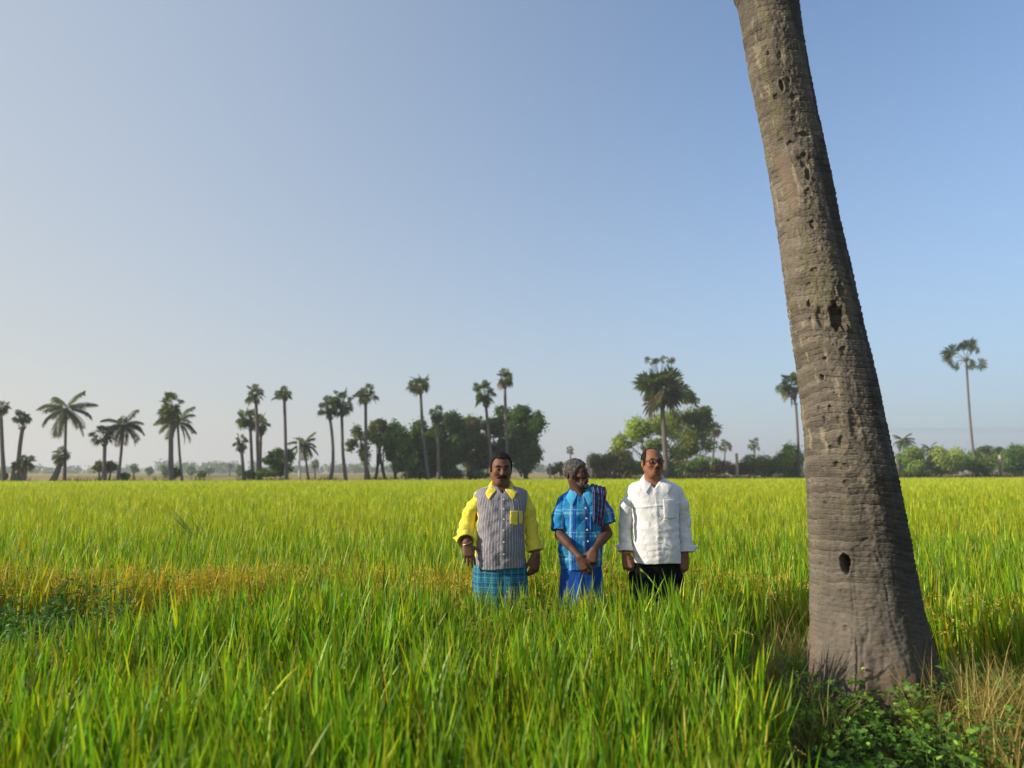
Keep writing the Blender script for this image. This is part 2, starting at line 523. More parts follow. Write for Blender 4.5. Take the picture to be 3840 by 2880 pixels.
def zone(y0, y1, step, nb, nseg, zlo, wid, wts, lrange, edge=None, wmul=1.0):
    ymax = y1; xm = 0.79 * ymax + 2.0
    x, y = hills(-xm, xm, y0, y1, step, lambda x, y: (y > y_rear(x)) & (y < y_far(x)) & in_view(x, y) & clear(x, y) & ((edge is None) or edge(x, y)))
    n = len(x) * nb
    bx = np.repeat(x, nb) + RNG.normal(0, step * 0.22, n); by = np.repeat(y, nb) + RNG.normal(0, step * 0.22, n)
    az = RNG.uniform(0, 2 * np.pi, n)
    ln = RNG.uniform(lrange[0], lrange[1], n) * np.repeat(1 + 0.07 * vnoise(x * 0.35, y * 0.35, 0, 8) + RNG.normal(0, 0.03, len(x)), nb)
    zb = zlo; ww = wid
    if zlo < 0.1:
        zb = RNG.uniform(0.12, 0.50, n); ln = ln * 0.52
    c1 = rice_colours(n, wts) * (1 + (RNG.choice([0.55, 0.85, 1.1, 1.35], n) - 1) * np.clip(14 / by, 0.3, 1))[:, None] * np.clip(0.92 + by * 0.008, 1, 1.3)[:, None]
    if edge is ed:
        gm = RNG.uniform(0, 1, n) < gold(bx) * 0.95
        c1 = np.where(gm[:, None], (G_GOLD if True else 0) * RNG.uniform(0.7, 1.5, n)[:, None] + np.array([0.0, 0.10, 0.0]) * RNG.uniform(0, 1, n)[:, None], c1)
    # slow drifts of greener and yellower plants
    dr = np.clip(0.5 + 0.75 * fbm(bx * 0.16, by * 0.10, 0, 21, 3), 0, 1)[:, None] * np.clip((by - 5.5) / 14, 0.15, 1)[:, None]
    c1 = c1 * (1 - 0.45 * dr) + 0.45 * dr * G_YEL * RNG.uniform(0.8, 1.15, n)[:, None]
    bl_add(rear, np.stack([bx, by, zb + 0 * bx], 1), az, np.abs(RNG.normal(0.13 if zlo < 0.1 else 0.08, 0.10, n)), np.abs(RNG.normal(0.15, 0.22, n)), ln, RNG.uniform(0.7, 1.3, n) * wid, nseg, c1 * 0.95, c1)
    return x, y


ed = lambda x, y: y < y_rear(x) + 0.85
gold = lambda x: np.clip((0.25 - x) / 0.6, 0.06, 1) * np.clip(0.75 + 0.9 * vnoise(x * 1.3, 0.3, 0, 88), 0.15, 1)
ex, ey = zone(4.3, 7.0, 0.14, 34, 5, 0.0, 0.0135, (2.4, 3.2, 2.2, 0.4, 0.2), (0.55, 0.86), ed)
zone(4.9, 10.0, 0.16, 32, 4, 0.05, 0.015, (2.6, 3.6, 2.2, 0.35, 0.1), (0.52, 0.84), lambda x, y: ~ed(x, y))
zone(10.0, 17.0, 0.22, 17, 3, 0.28, 0.020, (1.2, 3.0, 4.2, 0.3, 0.1), (0.34, 0.60))
zone(17.0, 32.0, 0.34, 16, 2, 0.38, 0.034, (1.2, 2.8, 4.5, 0.3, 0.1), (0.28, 0.52))
zone(32.0, 60.0, 0.55, 18, 2, 0.42, 0.05, (1.0, 2.6, 4.8, 0.3, 0.1), (0.26, 0.47))
zone(60.0, 101.0, 0.9, 18, 2, 0.42, 0.085, (0.9, 2.6, 5.0, 0.3, 0.1), (0.28, 0.46))
o = rear.build("rice_crop", M_RICE); tag(o, "wide yellow green ripening rice reaching back to the palms", "rice", kind="stuff")
npan = 4200
pg = 0.12 + gold(ex); k = RNG.choice(len(ex), npan, p=pg / pg.sum())
px = ex[k] + RNG.normal(0, 0.06, npan); py = ey[k] + RNG.normal(0, 0.06, npan)
f = RNG.uniform(0, 1, npan)[:, None]
pcl = np.array([0.50, 0.46, 0.045])[None] * (1 - f) + np.array([0.60, 0.38, 0.06])[None] * f
pm = panicles(np.stack([px, py, np.zeros(npan)], 1), RNG.uniform(0, 2 * np.pi, npan), RNG.uniform(0.36, 0.70, npan), RNG.uniform(1.7, 2.8, npan), RNG.uniform(0.17, 0.25, npan), 34, pcl, 0.016, 0.0075)
fx, fy = hills(-14, 14, 6.2, 14, 0.42, lambda x, y: (y > y_rear(x) + 0.8) & in_view(x, y))
nf = len(fx); f = RNG.uniform(0, 1, nf)[:, None]
pcl2 = np.array([0.34, 0.32, 0.03])[None] * (1 - f) + np.array([0.44, 0.30, 0.05])[None] * f
pm2 = panicles(np.stack([fx, fy, np.zeros(nf)], 1), RNG.uniform(0, 2 * np.pi, nf), RNG.uniform(0.5, 0.68, nf), RNG.uniform(1.7, 2.6, nf), RNG.uniform(0.17, 0.24, nf), 26, pcl2, 0.016, 0.008)
pm.add(np.vstack(pm2.v), np.vstack(pm2.q), None, np.vstack(pm2.c))
o = pm.build("rice_panicles", M_PAN); tag(o, "golden grain heads along the front edge of the ripening plot", "grain heads", kind="stuff")

# weeds -------------------------------------------------------------------
M_WEED = leaf_mat("weed_leaf", 0.35, (1.2, 1.25, 0.5), 0.5, 0.3)


def herb(mb, x, y, z, h, nl, size, col, spread=0.14):
    """leafy stems with small oval leaves; x, y, z, h arrays"""
    n = len(x)
    az = RNG.uniform(0, 2 * np.pi, n); ln_ = RNG.uniform(0.0, 0.5, n)
    tip = np.stack([x + np.cos(az) * np.sin(ln_) * h, y + np.sin(az) * np.sin(ln_) * h, z + np.cos(ln_) * h], 1)
    b = np.stack([x, y, z], 1)
    wd = np.stack([-np.sin(az), np.cos(az), 0 * az], 1) * 0.0022
    V = np.stack([b - wd, b + wd, tip + wd * 0.5, tip - wd * 0.5], 1).reshape(-1, 3)
    mb.add(V, np.arange(n * 4).reshape(-1, 4), None, np.repeat(col * 0.8, 4, 0))
    f = RNG.uniform(0.15, 1.0, (n, nl))[..., None]
    c = b[:, None] * (1 - f) + tip[:, None] * f
    la = RNG.uniform(0, 2 * np.pi, (n, nl)); el = RNG.uniform(-0.2, 0.9, (n, nl))
    d = np.stack([np.cos(la) * np.cos(el), np.sin(la) * np.cos(el), np.sin(el)], -1)
    sdv = np.cross(d, np.array([0, 0, 1.0]) + RNG.normal(0, 0.4, d.shape)); sdv /= np.linalg.norm(sdv, axis=-1, keepdims=True) + 1e-9
    L = (size * RNG.uniform(0.6, 1.3, (n, nl)))[..., None]
    off = d * 0.02
    p0 = c + off; p1 = c + off + d * L * 0.45; p2 = c + off + d * L
    p2[..., 2] -= 0.15 * L[..., 0]
    Wd = sdv * L * 0.27
    q1 = c + off + d * L * 0.26; q2 = c + off + d * L * 0.66; q2[..., 2] -= 0.05 * L[..., 0]
    up = np.cross(sdv, d) * L * 0.07
    G = np.stack([p0, q1 + Wd + up, q2 + Wd * 0.8 + up, p2, q2 - Wd * 0.8 + up, q1 - Wd + up], 2).reshape(-1, 3)
    cc = np.repeat(np.repeat(col, nl, 0) * RNG.uniform(0.6, 1.4, n * nl)[:, None], 6, 0)
    i6 = (np.arange(n * nl) * 6)[:, None]
    mb.add(G, np.vstack([i6 + np.array([[0, 1, 2, 3]]), i6 + np.array([[0, 3, 4, 5]])]), None, cc)


# dark weed patch at the left end of the bund
mb = MB()
x, y = hills(-4.8, -1.2, 3.0, 5.7, 0.075, lambda x, y: (y > y_front(x) - 0.12) & (y < 5.15 + 0.2 * np.sin(4 * x)) & (RNG.uniform(0, 1, len(x)) < 0.6 * np.clip((-1.7 - x) / 0.7, 0, 1)))
wc = np.array([0.075, 0.175, 0.030])[None] * RNG.uniform(0.6, 1.5, len(x))[:, None]
herb(mb, x, y, ground_z(x, y), RNG.uniform(0.45, 0.80, len(x)), 46, 0.034, wc)
o = mb.build("leafy_weeds", M_WEED); tag(o, "dark green bushy weeds at the far side of the green rice", "weeds", kind="stuff")
# leafy weeds under the trunk
mb = MB()
x, y = hills(0.75, 3.6, 1.5, 4.6, 0.06, lambda x, y: (x > x_front(y) + 0.02) & (np.hypot(x - TRUNK_X, y - TRUNK_Y) > 0.33) & (RNG.uniform(0, 1, len(x)) < np.where(y < 3.75, 0.85, 0.35)))
wc = np.where(RNG.uniform(0, 1, len(x))[:, None] < 0.25, np.array([0.24, 0.40, 0.045])[None], np.array([0.11, 0.23, 0.035])[None]) * RNG.uniform(0.6, 1.4, len(x))[:, None]
herb(mb, x, y, ground_z(x, y), RNG.uniform(0.06, 0.26, len(x)), 13, 0.038, wc)
o = mb.build("leafy_weeds", M_WEED); tag(o, "low broad leaved green weeds at the foot of the large trunk", "weeds", kind="stuff")


def grass_tufts(mb, x, y, nb, lr, wr, cols, lean=(0.25, 0.3), curve=(0.5, 0.5), spread=0.035):
    n = len(x) * nb
    bx = np.repeat(x, nb) + RNG.normal(0, spread, n); by = np.repeat(y, nb) + RNG.normal(0, spread, n)
    c = cols(n)
    bl_add(mb, np.stack([bx, by, ground_z(bx, by)], 1), RNG.uniform(0, 2 * np.pi, n), np.abs(RNG.normal(lean[0], lean[1], n)), np.abs(RNG.normal(curve[0], curve[1], n)), RNG.uniform(*lr, n), RNG.uniform(*wr, n), 5, c * 0.9, c)


def drycol(n):
    f = RNG.uniform(0, 1, n)[:, None]
    return (np.array([0.50, 0.32, 0.12])[None] * (1 - f) + np.array([0.40, 0.38, 0.08])[None] * f) * RNG.uniform(0.5, 1.2, n)[:, None]


def weedcol(n):
    f = RNG.uniform(0, 1, n)[:, None] ** 0.9
    return (np.array([0.17, 0.29, 0.035])[None] * (1 - f) + np.array([0.56, 0.43, 0.16])[None] * f) * RNG.uniform(0.6, 1.25, n)[:, None]


# dry tuft right of the trunk, at the corner
mb = MB()
tx, ty = TRUNK_X + RNG.normal(0.44, 0.20, 80), RNG.normal(3.25, 0.28, 80)
grass_tufts(mb, tx, ty, 40, (0.18, 0.48), (0.003, 0.006), drycol, (0.35, 0.3), (0.9, 0.7))
tx, ty = TRUNK_X + RNG.uniform(0.25, 1.1, 16), RNG.uniform(2.5, 4.2, 16)
grass_tufts(mb, tx, ty, 22, (0.15, 0.4), (0.003, 0.006), drycol, (0.35, 0.3), (0.7, 0.6))
o = mb.build("dry_grass", M_WEED); tag(o, "tangle of dry tan grass at the right foot of the large trunk", "grass", kind="stuff")
# weedy grass on the bund left of the trunk
mb = MB()
x, y = hills(0.9, 2.0, 3.5, 5.7, 0.10, lambda x, y: (x > x_front(y) - 0.02) & (y < y_rear(x)) & (np.hypot(x - TRUNK_X, y - TRUNK_Y) > 0.5) & ~((y < 4.0) & (x > TRUNK_X - 0.42)))
grass_tufts(mb, x, y, 30, (0.16, 0.44), (0.0025, 0.006), weedcol, (0.3, 0.3), (0.7, 0.6))
x, y = hills(0.95, 2.3, 4.5, 5.6, 0.16, lambda x, y: (np.hypot(x - TRUNK_X, y - TRUNK_Y) > 0.5))
grass_tufts(mb, x, y, 9, (0.4, 0.85), (0.002, 0.0045), drycol, (0.3, 0.25), (0.9, 0.6))
o = mb.build("weedy_grass", M_WEED); tag(o, "fine green and tan wild grass left of the large trunk", "grass", kind="stuff")
# low growth on the bund where the people stand and right of the trunk
mb = MB()
x, y = hills(-3.4, 1.6, 4.5, 5.95, 0.13, lambda x, y: (y > y_front(x)) & (y < y_rear(x) + 0.05))
grass_tufts(mb, x, y, 16, (0.12, 0.34), (0.003, 0.007), weedcol)
x, y = hills(2.2, 4.2, 3.4, 4.9, 0.12, lambda x, y: (y < y_rear(x) + 0.1) & (np.hypot(x - TRUNK_X, y - TRUNK_Y) > 0.36))
grass_tufts(mb, x, y, 16, (0.15, 0.4), (0.003, 0.007), weedcol)
o = mb.build("bund_grass", M_WEED); tag(o, "short grass on the earth bank between the two rice plots", "grass", kind="stuff")


# tall wild grass clumps standing out of the crop
def wild_clump(X, Y, depth, label, hh=0.5, n=38, dirx=-1.0):
    p = W(X, Y, depth)
    mb = MB()
    az = np.where(RNG.uniform(0, 1, n) < 0.8, np.pi + RNG.normal(0, 0.5, n), RNG.uniform(0, 2 * np.pi, n)) if dirx < 0 else RNG.uniform(0, 2 * np.pi, n)
    c = np.array([0.05, 0.12, 0.018])[None] * RNG.uniform(0.7, 1.4, n)[:, None]
    bl_add(mb, np.stack([RNG.normal(0, 0.06, n), RNG.normal(0, 0.06, n), np.full(n, 0.0)], 1), az, RNG.uniform(0.05, 0.3, n), RNG.uniform(0.7, 1.9, n), RNG.uniform(0.8, 1.25, n) * hh * 2, RNG.uniform(0.010, 0.018, n), 7, c, c)
    o = mb.build("wild_grass", M_WEED); o.location = (p[0], depth, 0.15)
    tag(o, label, "grass clump", "wild grass clumps standing above the rice")


wild_clump(772, 1950, 10.6, "largest dark grass clump arching above the rice on the left", 0.52, 46)
wild_clump(985, 1905, 13.0, "small grass clump in the rice behind the largest clump", 0.42, 12)
wild_clump(3560, 1835, 21.0, "dark grass clump in the rice right of the large trunk", 0.5, 16)
# ------------------------------------------------------------------ the large near palm
def trunk_edges():
    rows = [(-900, 2560, 2742), (-450, 2668, 2862), (0, 2767, 2991), (271, 2808, 3031), (543, 2868, 3088), (814, 2913, 3141), (1000, 2940, 3184), (1140, 2956, 3215), (1382, 2991, 3272),
            (1623, 3021, 3323), (1864, 3032, 3371), (2000, 3040, 3398), (2133, 3042, 3418), (2265, 3044, 3443), (2398, 3042, 3470), (2500, 3028, 3499), (2560, 3022, 3520), (2640, 3005, 3560), (2720, 2975, 3610)]
    out = []
    for Y, a, b in rows:
        A = W(a, Y, TRUNK_Y); B = W(b, Y, TRUNK_Y)
        out.append(((A[2] + B[2]) / 2, (A[0] + B[0]) / 2, (B[0] - A[0]) / 2 * 0.992))
    out.sort(); t_ = out[-1]
    out.append((t_[0] + 1.6, t_[1] - 0.30, t_[2] * 0.93)); out.append((8.6, t_[1] - 0.55, 0.135))
    return np.array(out)


TE = trunk_edges()
nz, na = 1150 + 150, 260
zz = np.concatenate([np.linspace(TE[0, 0] - 0.05, 4.3, nz - 150), np.linspace(4.33, 8.5, 150)])
cx = np.interp(zz, TE[:, 0], TE[:, 1]); rr = np.interp(zz, TE[:, 0], TE[:, 2])
# smooth the interpolated profile
ker = np.hanning(61); ker /= ker.sum()
pad = lambda a: np.concatenate([2 * a[0] - a[30:0:-1], a, 2 * a[-1] - a[-2:-32:-1]])
cx = np.convolve(pad(cx), ker, "valid"); rr = np.convolve(pad(rr), ker, "valid")
ang = np.linspace(0, 2 * np.pi, na, endpoint=False)
A, Z = np.meshgrid(ang, zz)
Rr = np.repeat(rr[:, None], na, 1)
ca, sa = np.cos(A), np.sin(A)
# ring scars: uneven sawtooth ledges that tilt and break up round the trunk
warp = 0.020 * vnoise(ca * 1.2, sa * 1.2, Z * 1.5, 31) + 0.006 * vnoise(ca * 4, sa * 4, Z * 9, 32)
zs = (Z + warp + 0.03 * ca * 1.0)
sp = 0.036 + 0.014 * np.clip((1.9 - Z) / 1.5, -0.5, 0) + 0.0 * Z
ph = np.cumsum(np.gradient(zs, axis=0) / np.interp(Z, [0, 1.2, 2.4, 4.3], [0.024, 0.026, 0.034, 0.032]), axis=0) + 0.45 * vnoise(ca * 1.2, sa * 1.2, Z * 2.5, 33) + 0.16 * vnoise(ca * 5, sa * 5, Z * 7, 43)
ringid = np.floor(ph); fr = ph - ringid
amp = np.maximum(0.0034 + 0.0036 * vnoise(ringid * 0.77, ca * 1.2, sa * 1.2, 34), 0)
low = np.clip((Z - 0.62) / 0.5, 0.0, 1)
disp = amp * (fr ** 1.3 - 0.45) * 1.35 * (0.12 + 0.88 * low)
disp -= 0.0062 * np.exp(-((fr - 0.0) / 0.13) ** 2) * low * np.clip(0.7 + 0.6 * vnoise(ringid * 0.9, ca * 2.5, sa * 2.5, 67), 0, 1.2)
disp += -0.006 + 0.0055 * fbm(ca * 2.0, sa * 2.0, Z * 2.2, 35, 3) + 0.0026 * fbm(ca * 9, sa * 9, Z * 34, 36, 3) + 0.0022 * fbm(ca * 26, sa * 26, Z * 70, 37, 2)
# vertical cracks in the lower bark
crk = np.abs(vnoise(ca * 9, sa * 9, Z * 2.2, 38)); disp -= 0.009 * np.exp(-(crk / 0.07) ** 2) * np.clip((1.55 - Z) / 0.8, 0, 1) * (0.4 + 0.6 * (vnoise(ca * 3, sa * 3, Z * 4, 39) > 0))
# lumpy root flare
disp += (0.034 * fbm(ca * 3.2, sa * 3.2, Z * 2.0, 40, 4)) * np.clip((0.80 - Z) / 0.4, 0, 1)
pit_dark = np.zeros_like(Z)          # bark colour darkens inside the pits, more in deeper ones
# pits: photo pixel, half width, half height (px), depth (m)
pits = [(2932, 318, 9, 21, .035), (2904, 365, 11, 13, .03), (2957, 297, 8, 12, .025), (2980, 360, 16, 14, .02), (2979, 418, 7, 9, .02), (2979, 445, 12, 11, .018), (2880, 200, 6, 11, .018), (2922, 204, 10, 13, .018),
        (2967, 537, 18, 11, .03), (3010, 503, 30, 11, .025), (2925, 527, 14, 5, .015), (3020, 600, 24, 27, .022), (3030, 655, 10, 22, .03), (3035, 720, 16, 16, .022), (2942, 836, 9, 6, .02), (3048, 840, 12, 16, .028),
        (3100, 380, 14, 26, .03), (3022, 1144, 9, 15, .035), (3080, 1185, 22, 40, .032), (3146, 1188, 30, 50, .062), (3056, 1012, 16, 10, .02), (3155, 1085, 14, 26, .03), (3028, 1068, 14, 8, .02), (3027, 1205, 5, 12, .02),
        (3092, 1345, 8, 8, .03), (3073, 1417, 9, 13, .035), (3164, 1310, 14, 12, .025), (3078, 1577, 7, 14, .03), (3055, 1540, 7, 18, .022), (3113, 1534, 10, 16, .02), (3111, 1677, 9, 8, .025), (3160, 1655, 16, 22, .028),
        (3139, 1740, 13, 12, .028), (3170, 1752, 17, 14, .026), (3180, 1812, 15, 12, .024), (3073, 1886, 9, 8, .022), (3147, 1575, 8, 15, .016), (3210, 1600, 18, 60, .022), (3085, 1820, 4, 22, .015), (3128, 1472, 6, 5, .02),
        (3167, 2108, 16, 36, .10), (3070, 2115, 6, 8, .02), (3062, 2270, 6, 7, .02), (3171, 2358, 8, 10, .025), (3105, 2335, 9, 14, .02), (3150, 2215, 6, 7, .012), (3225, 2070, 24, 18, .014), (3255, 2035, 22, 16, .016)]
rg = np.random.default_rng(5)
for _ in range(45):
    Y = rg.uniform(30, 2250); z0 = W(3000, Y, TRUNK_Y)[2]
    c_, r_ = np.interp(z0, zz, cx), np.interp(z0, zz, rr)
    pits.append((None, z0, rg.uniform(np.pi, 2 * np.pi), rg.uniform(2.0, 5.5), rg.uniform(2.5, 6.5), rg.uniform(.004, .012)))
PX = TRUNK_Y / FPX / 3.75
for p in pits:
    if p[0] is None:
        _, z0, a0, hw, hh, dp = p
        r0 = np.interp(z0, zz, rr)
    else:
        X, Y, hw, hh, dp = p
        w = W(X, Y, TRUNK_Y - 0.24); z0 = w[2]
        c0, r0 = np.interp(z0, zz, cx), np.interp(z0, zz, rr)
        # where the sight line meets the near side of the trunk
        s = np.clip((w[0] - c0) / r0, -0.97, 0.97)
        for _ in range(3):
            dpt = TRUNK_Y - r0 * math.sqrt(1 - s * s); w = W(X, Y, dpt); z0 = w[2]
            c0, r0 = np.interp(z0, zz, cx), np.interp(z0, zz, rr); s = np.clip((w[0] - c0) / r0, -0.97, 0.97)
        a0 = 1.5 * np.pi + math.asin(s)
    i0, i1 = np.searchsorted(zz, [z0 - hh * PX * 1.6, z0 + hh * PX * 1.6])
    if i1 <= i0: continue
    da = (A[i0:i1] - a0 + np.pi) % (2 * np.pi) - np.pi
    q = np.sqrt((da * r0 / (hw * PX)) ** 2 + ((Z[i0:i1] - z0) / (hh * PX)) ** 2) + 0.35 * vnoise(ca[i0:i1] * 14, sa[i0:i1] * 14, Z[i0:i1] * 45, 50)
    f = np.clip((1.15 - q) / 0.45, 0, 1); f = f * f * (3 - 2 * f)
    dp = dp if dp > 0.09 else dp * (0.40 if dp < .033 else 0.65)
    disp[i0:i1] -= dp * f
    disp[i0:i1] += 0.003 * np.exp(-((q - 1.25) / 0.30) ** 2) * min(1, dp / 0.025)
    pit_dark[i0:i1] = np.maximum(pit_dark[i0:i1], f * min(1, dp / 0.035) * 0.65)
# long healed scar, a smooth hollow with a raised left lip
scar = np.zeros_like(Z)
for k in range(16):
    t = k / 15; X = 2938 + 46 * t + 8 * math.sin(t * 3); Y = 578 + 180 * t
    w = W(X, Y, TRUNK_Y - 0.16); z0 = w[2]; c0, r0 = np.interp(z0, zz, cx), np.interp(z0, zz, rr)
    a0 = 1.5 * np.pi + math.asin(np.clip((w[0] - c0) / r0, -.95, .95))
    da = (A - a0 + np.pi) % (2 * np.pi) - np.pi
    q = np.sqrt((da * r0 / ((34 - 14 * t) * PX)) ** 2 + ((Z - z0) / (26 * PX)) ** 2)
    scar = np.maximum(scar, np.clip((1.1 - q) / 0.25, 0, 1))
disp = disp * (1 - 0.75 * scar) - 0.010 * scar
RR = Rr + disp
VX = cx[:, None] + RR * ca; VY = TRUNK_Y + RR * sa
V = np.stack([VX, VY, Z], -1).reshape(-1, 3)
i = np.arange(nz - 1)[:, None] * na; j = np.arange(na)[None]; k = (j + 1) % na
q = np.stack([i + j, i + k, i + na + k, i + na + j], -1).reshape(-1, 4)
# bark colours: grey brown, warm buff, lichen grey green, reddish exposed fibre near the foot
base = np.array([0.172, 0.156, 0.134]) * np.ones(A.shape + (1,))
g1 = np.clip(0.5 + 0.6 * fbm(ca * 2.2, sa * 2.2, Z * 3.0, 60, 4), 0, 1)[..., None]
base = base * (1 - 0.55 * g1) + np.array([0.285, 0.252, 0.205]) * 0.55 * g1
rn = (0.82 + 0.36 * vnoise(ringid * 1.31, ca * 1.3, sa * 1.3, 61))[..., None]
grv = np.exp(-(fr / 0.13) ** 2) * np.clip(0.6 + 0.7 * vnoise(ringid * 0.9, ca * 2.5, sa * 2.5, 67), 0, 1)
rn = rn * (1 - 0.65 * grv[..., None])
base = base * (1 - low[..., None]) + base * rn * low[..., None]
li = np.clip((fbm(ca * 3.4, sa * 3.4, Z * 4.0, 62, 4) - 0.25) * 2.2, 0, 1)[..., None] * np.clip((Z - 0.9) / 0.5, 0.25, 1)[..., None]
base = base * (1 - 0.5 * li) + np.array([0.21, 0.205, 0.125]) * 0.5 * li
wh = np.clip((fbm(ca * 7, sa * 7, Z * 12.0, 63, 3) - 0.55) * 3, 0, 1)[..., None] * np.clip((Z - 1.2) / 0.5, 0, 1)[..., None]
base = base * (1 - 0.6 * wh) + np.array([0.40, 0.36, 0.27]) * 0.6 * wh
red = np.clip((fbm(ca * 3, sa * 3, Z * 5, 64, 4) + 0.2) * 1.4, 0, 1)[..., None] * np.clip((0.78 - Z) / 0.25, 0, 1)[..., None]
base = base * (1 - 0.6 * red) + np.array([0.20, 0.140, 0.110]) * 0.6 * red
base = base * (1 - 0.45 * scar[..., None]) + np.array([0.235, 0.165, 0.125]) * 0.45 * scar[..., None]
base = base * (1 - 0.6 * pit_dark[..., None]) + np.array([0.045, 0.030, 0.020]) * 0.6 * pit_dark[..., None]
# soil splashed up the foot
sp_l = np.clip((0.62 - Z + 0.16 * fbm(ca * 3, sa * 3, Z * 5, 68, 3)) / 0.22, 0, 1)[..., None]
base = base * (1 - 0.5 * sp_l) + np.array([0.085, 0.062, 0.048]) * 0.5 * sp_l
# shadow side painted darker into the bark colour, ragged, with a few tongues
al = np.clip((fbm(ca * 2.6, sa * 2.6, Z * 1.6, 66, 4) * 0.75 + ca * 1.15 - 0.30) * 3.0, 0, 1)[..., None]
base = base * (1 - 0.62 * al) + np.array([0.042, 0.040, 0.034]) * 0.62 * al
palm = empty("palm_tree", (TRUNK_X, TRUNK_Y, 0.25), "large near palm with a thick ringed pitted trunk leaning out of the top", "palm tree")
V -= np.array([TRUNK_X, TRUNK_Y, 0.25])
m = NT("palm_bark")
a = m.attr("col").outputs["Color"]
ob = m.obj()
n1 = m.noise(m.scale(ob, (60, 60, 170)), 1.0, 6.0, 0.7); n2 = m.noise(m.scale(ob, (18, 18, 60)), 1.0, 5.0, 0.65, 0.6)
c = m.mix(m.math("MULTIPLY", n1, 1.0), a, m.mix(1.0, a, (0.42, 0.38, 0.36), "MULTIPLY"))
c = m.mix(m.math("SUBTRACT", m.math("MULTIPLY", n2, 1.6), 0.45, clamp=True), c, m.mix(1.0, c, (1.45, 1.4, 1.3), "MULTIPLY"))
bm_ = m.bump(n1, 0.55, 0.006, m.bump(n2, 0.5, 0.012))
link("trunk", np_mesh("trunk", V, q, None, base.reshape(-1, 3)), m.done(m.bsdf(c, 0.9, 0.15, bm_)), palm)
# ------------------------------------------------------------------ trees, shrubs and fences beyond the rice
M_LEAF = leaf_mat("tree_leaf", 0.45, (1.15, 1.25, 0.5), 0.45, 0.35)
M_WOOD = col_mat("tree_wood", 0.9, 0.15, 6.0, 0.6, 0.5, 0.03)


def edge_depth(X):
    """distance of the plot's far edge along the sight line through column X"""
    k = (X / 3.75 - 512) / FPX
    return float(74 / (1 - 0.36 * k)) if 74 * k / (1 - 0.36 * k) < 72 else 100.0


def spine(pts, depth):
    p = np.array([W(x, y, depth) for x, y in pts])
    t = np.linspace(0, 1, len(p)); tt = np.linspace(0, 1, 14)
    if len(p) > 2:
        cxx = np.polyfit(t, p[:, 0], min(3, len(p) - 1)); xs = np.polyval(cxx, tt)
    else: xs = np.interp(tt, t, p[:, 0])
    zs = np.interp(tt, t, p[:, 2])
    return np.stack([xs, np.full(14, depth), zs], 1)


def fan(mb, hub, dirv, rad, col, nseg=15, spread=2.3, droop=0.25, cup=0.25, rng=RNG, wob=0.9, sref=None):
    d = dirv / np.linalg.norm(dirv)
    s = np.cross(d, (np.array([0, 0, 1.0]) if sref is None else np.array(sref)) + rng.normal(0, wob, 3)); s /= np.linalg.norm(s) + 1e-9
    nrm = np.cross(s, d)
    a = np.linspace(-spread, spread, nseg) + rng.normal(0, 0.04, nseg)
    L = rad * (0.80 + 0.25 * np.cos(a * 0.6)) * rng.uniform(0.88, 1.08, nseg)
    u = np.cos(a)[:, None] * d + np.sin(a)[:, None] * s + cup * np.abs(np.sin(a))[:, None] * nrm
    da = 2 * spread / nseg * 0.52
    pl = np.cos(a - da)[:, None] * d + np.sin(a - da)[:, None] * s + cup * np.abs(np.sin(a - da))[:, None] * nrm
    pr = np.cos(a + da)[:, None] * d + np.sin(a + da)[:, None] * s + cup * np.abs(np.sin(a + da))[:, None] * nrm
    m_ = 0.62
    tip = hub + u * L[:, None]; tip[:, 2] -= droop * L * rng.uniform(0.6, 1.3, nseg)
    ml = hub + pl * (L * m_)[:, None]; mr = hub + pr * (L * m_)[:, None]
    dz = droop * 0.28 * L; ml[:, 2] -= dz; mr[:, 2] -= dz
    V = np.stack([np.repeat(hub[None], nseg, 0), ml, tip, mr], 1).reshape(-1, 3)
    c = np.repeat(col[None] * rng.uniform(0.75, 1.25, nseg)[:, None], 4, 0)
    mb.add(V, np.arange(nseg * 4).reshape(-1, 4), None, c)


FAN_G = np.array([0.055, 0.088, 0.022]); FAN_Y = np.array([0.12, 0.13, 0.028]); FAN_B = np.array([0.135, 0.10, 0.055])


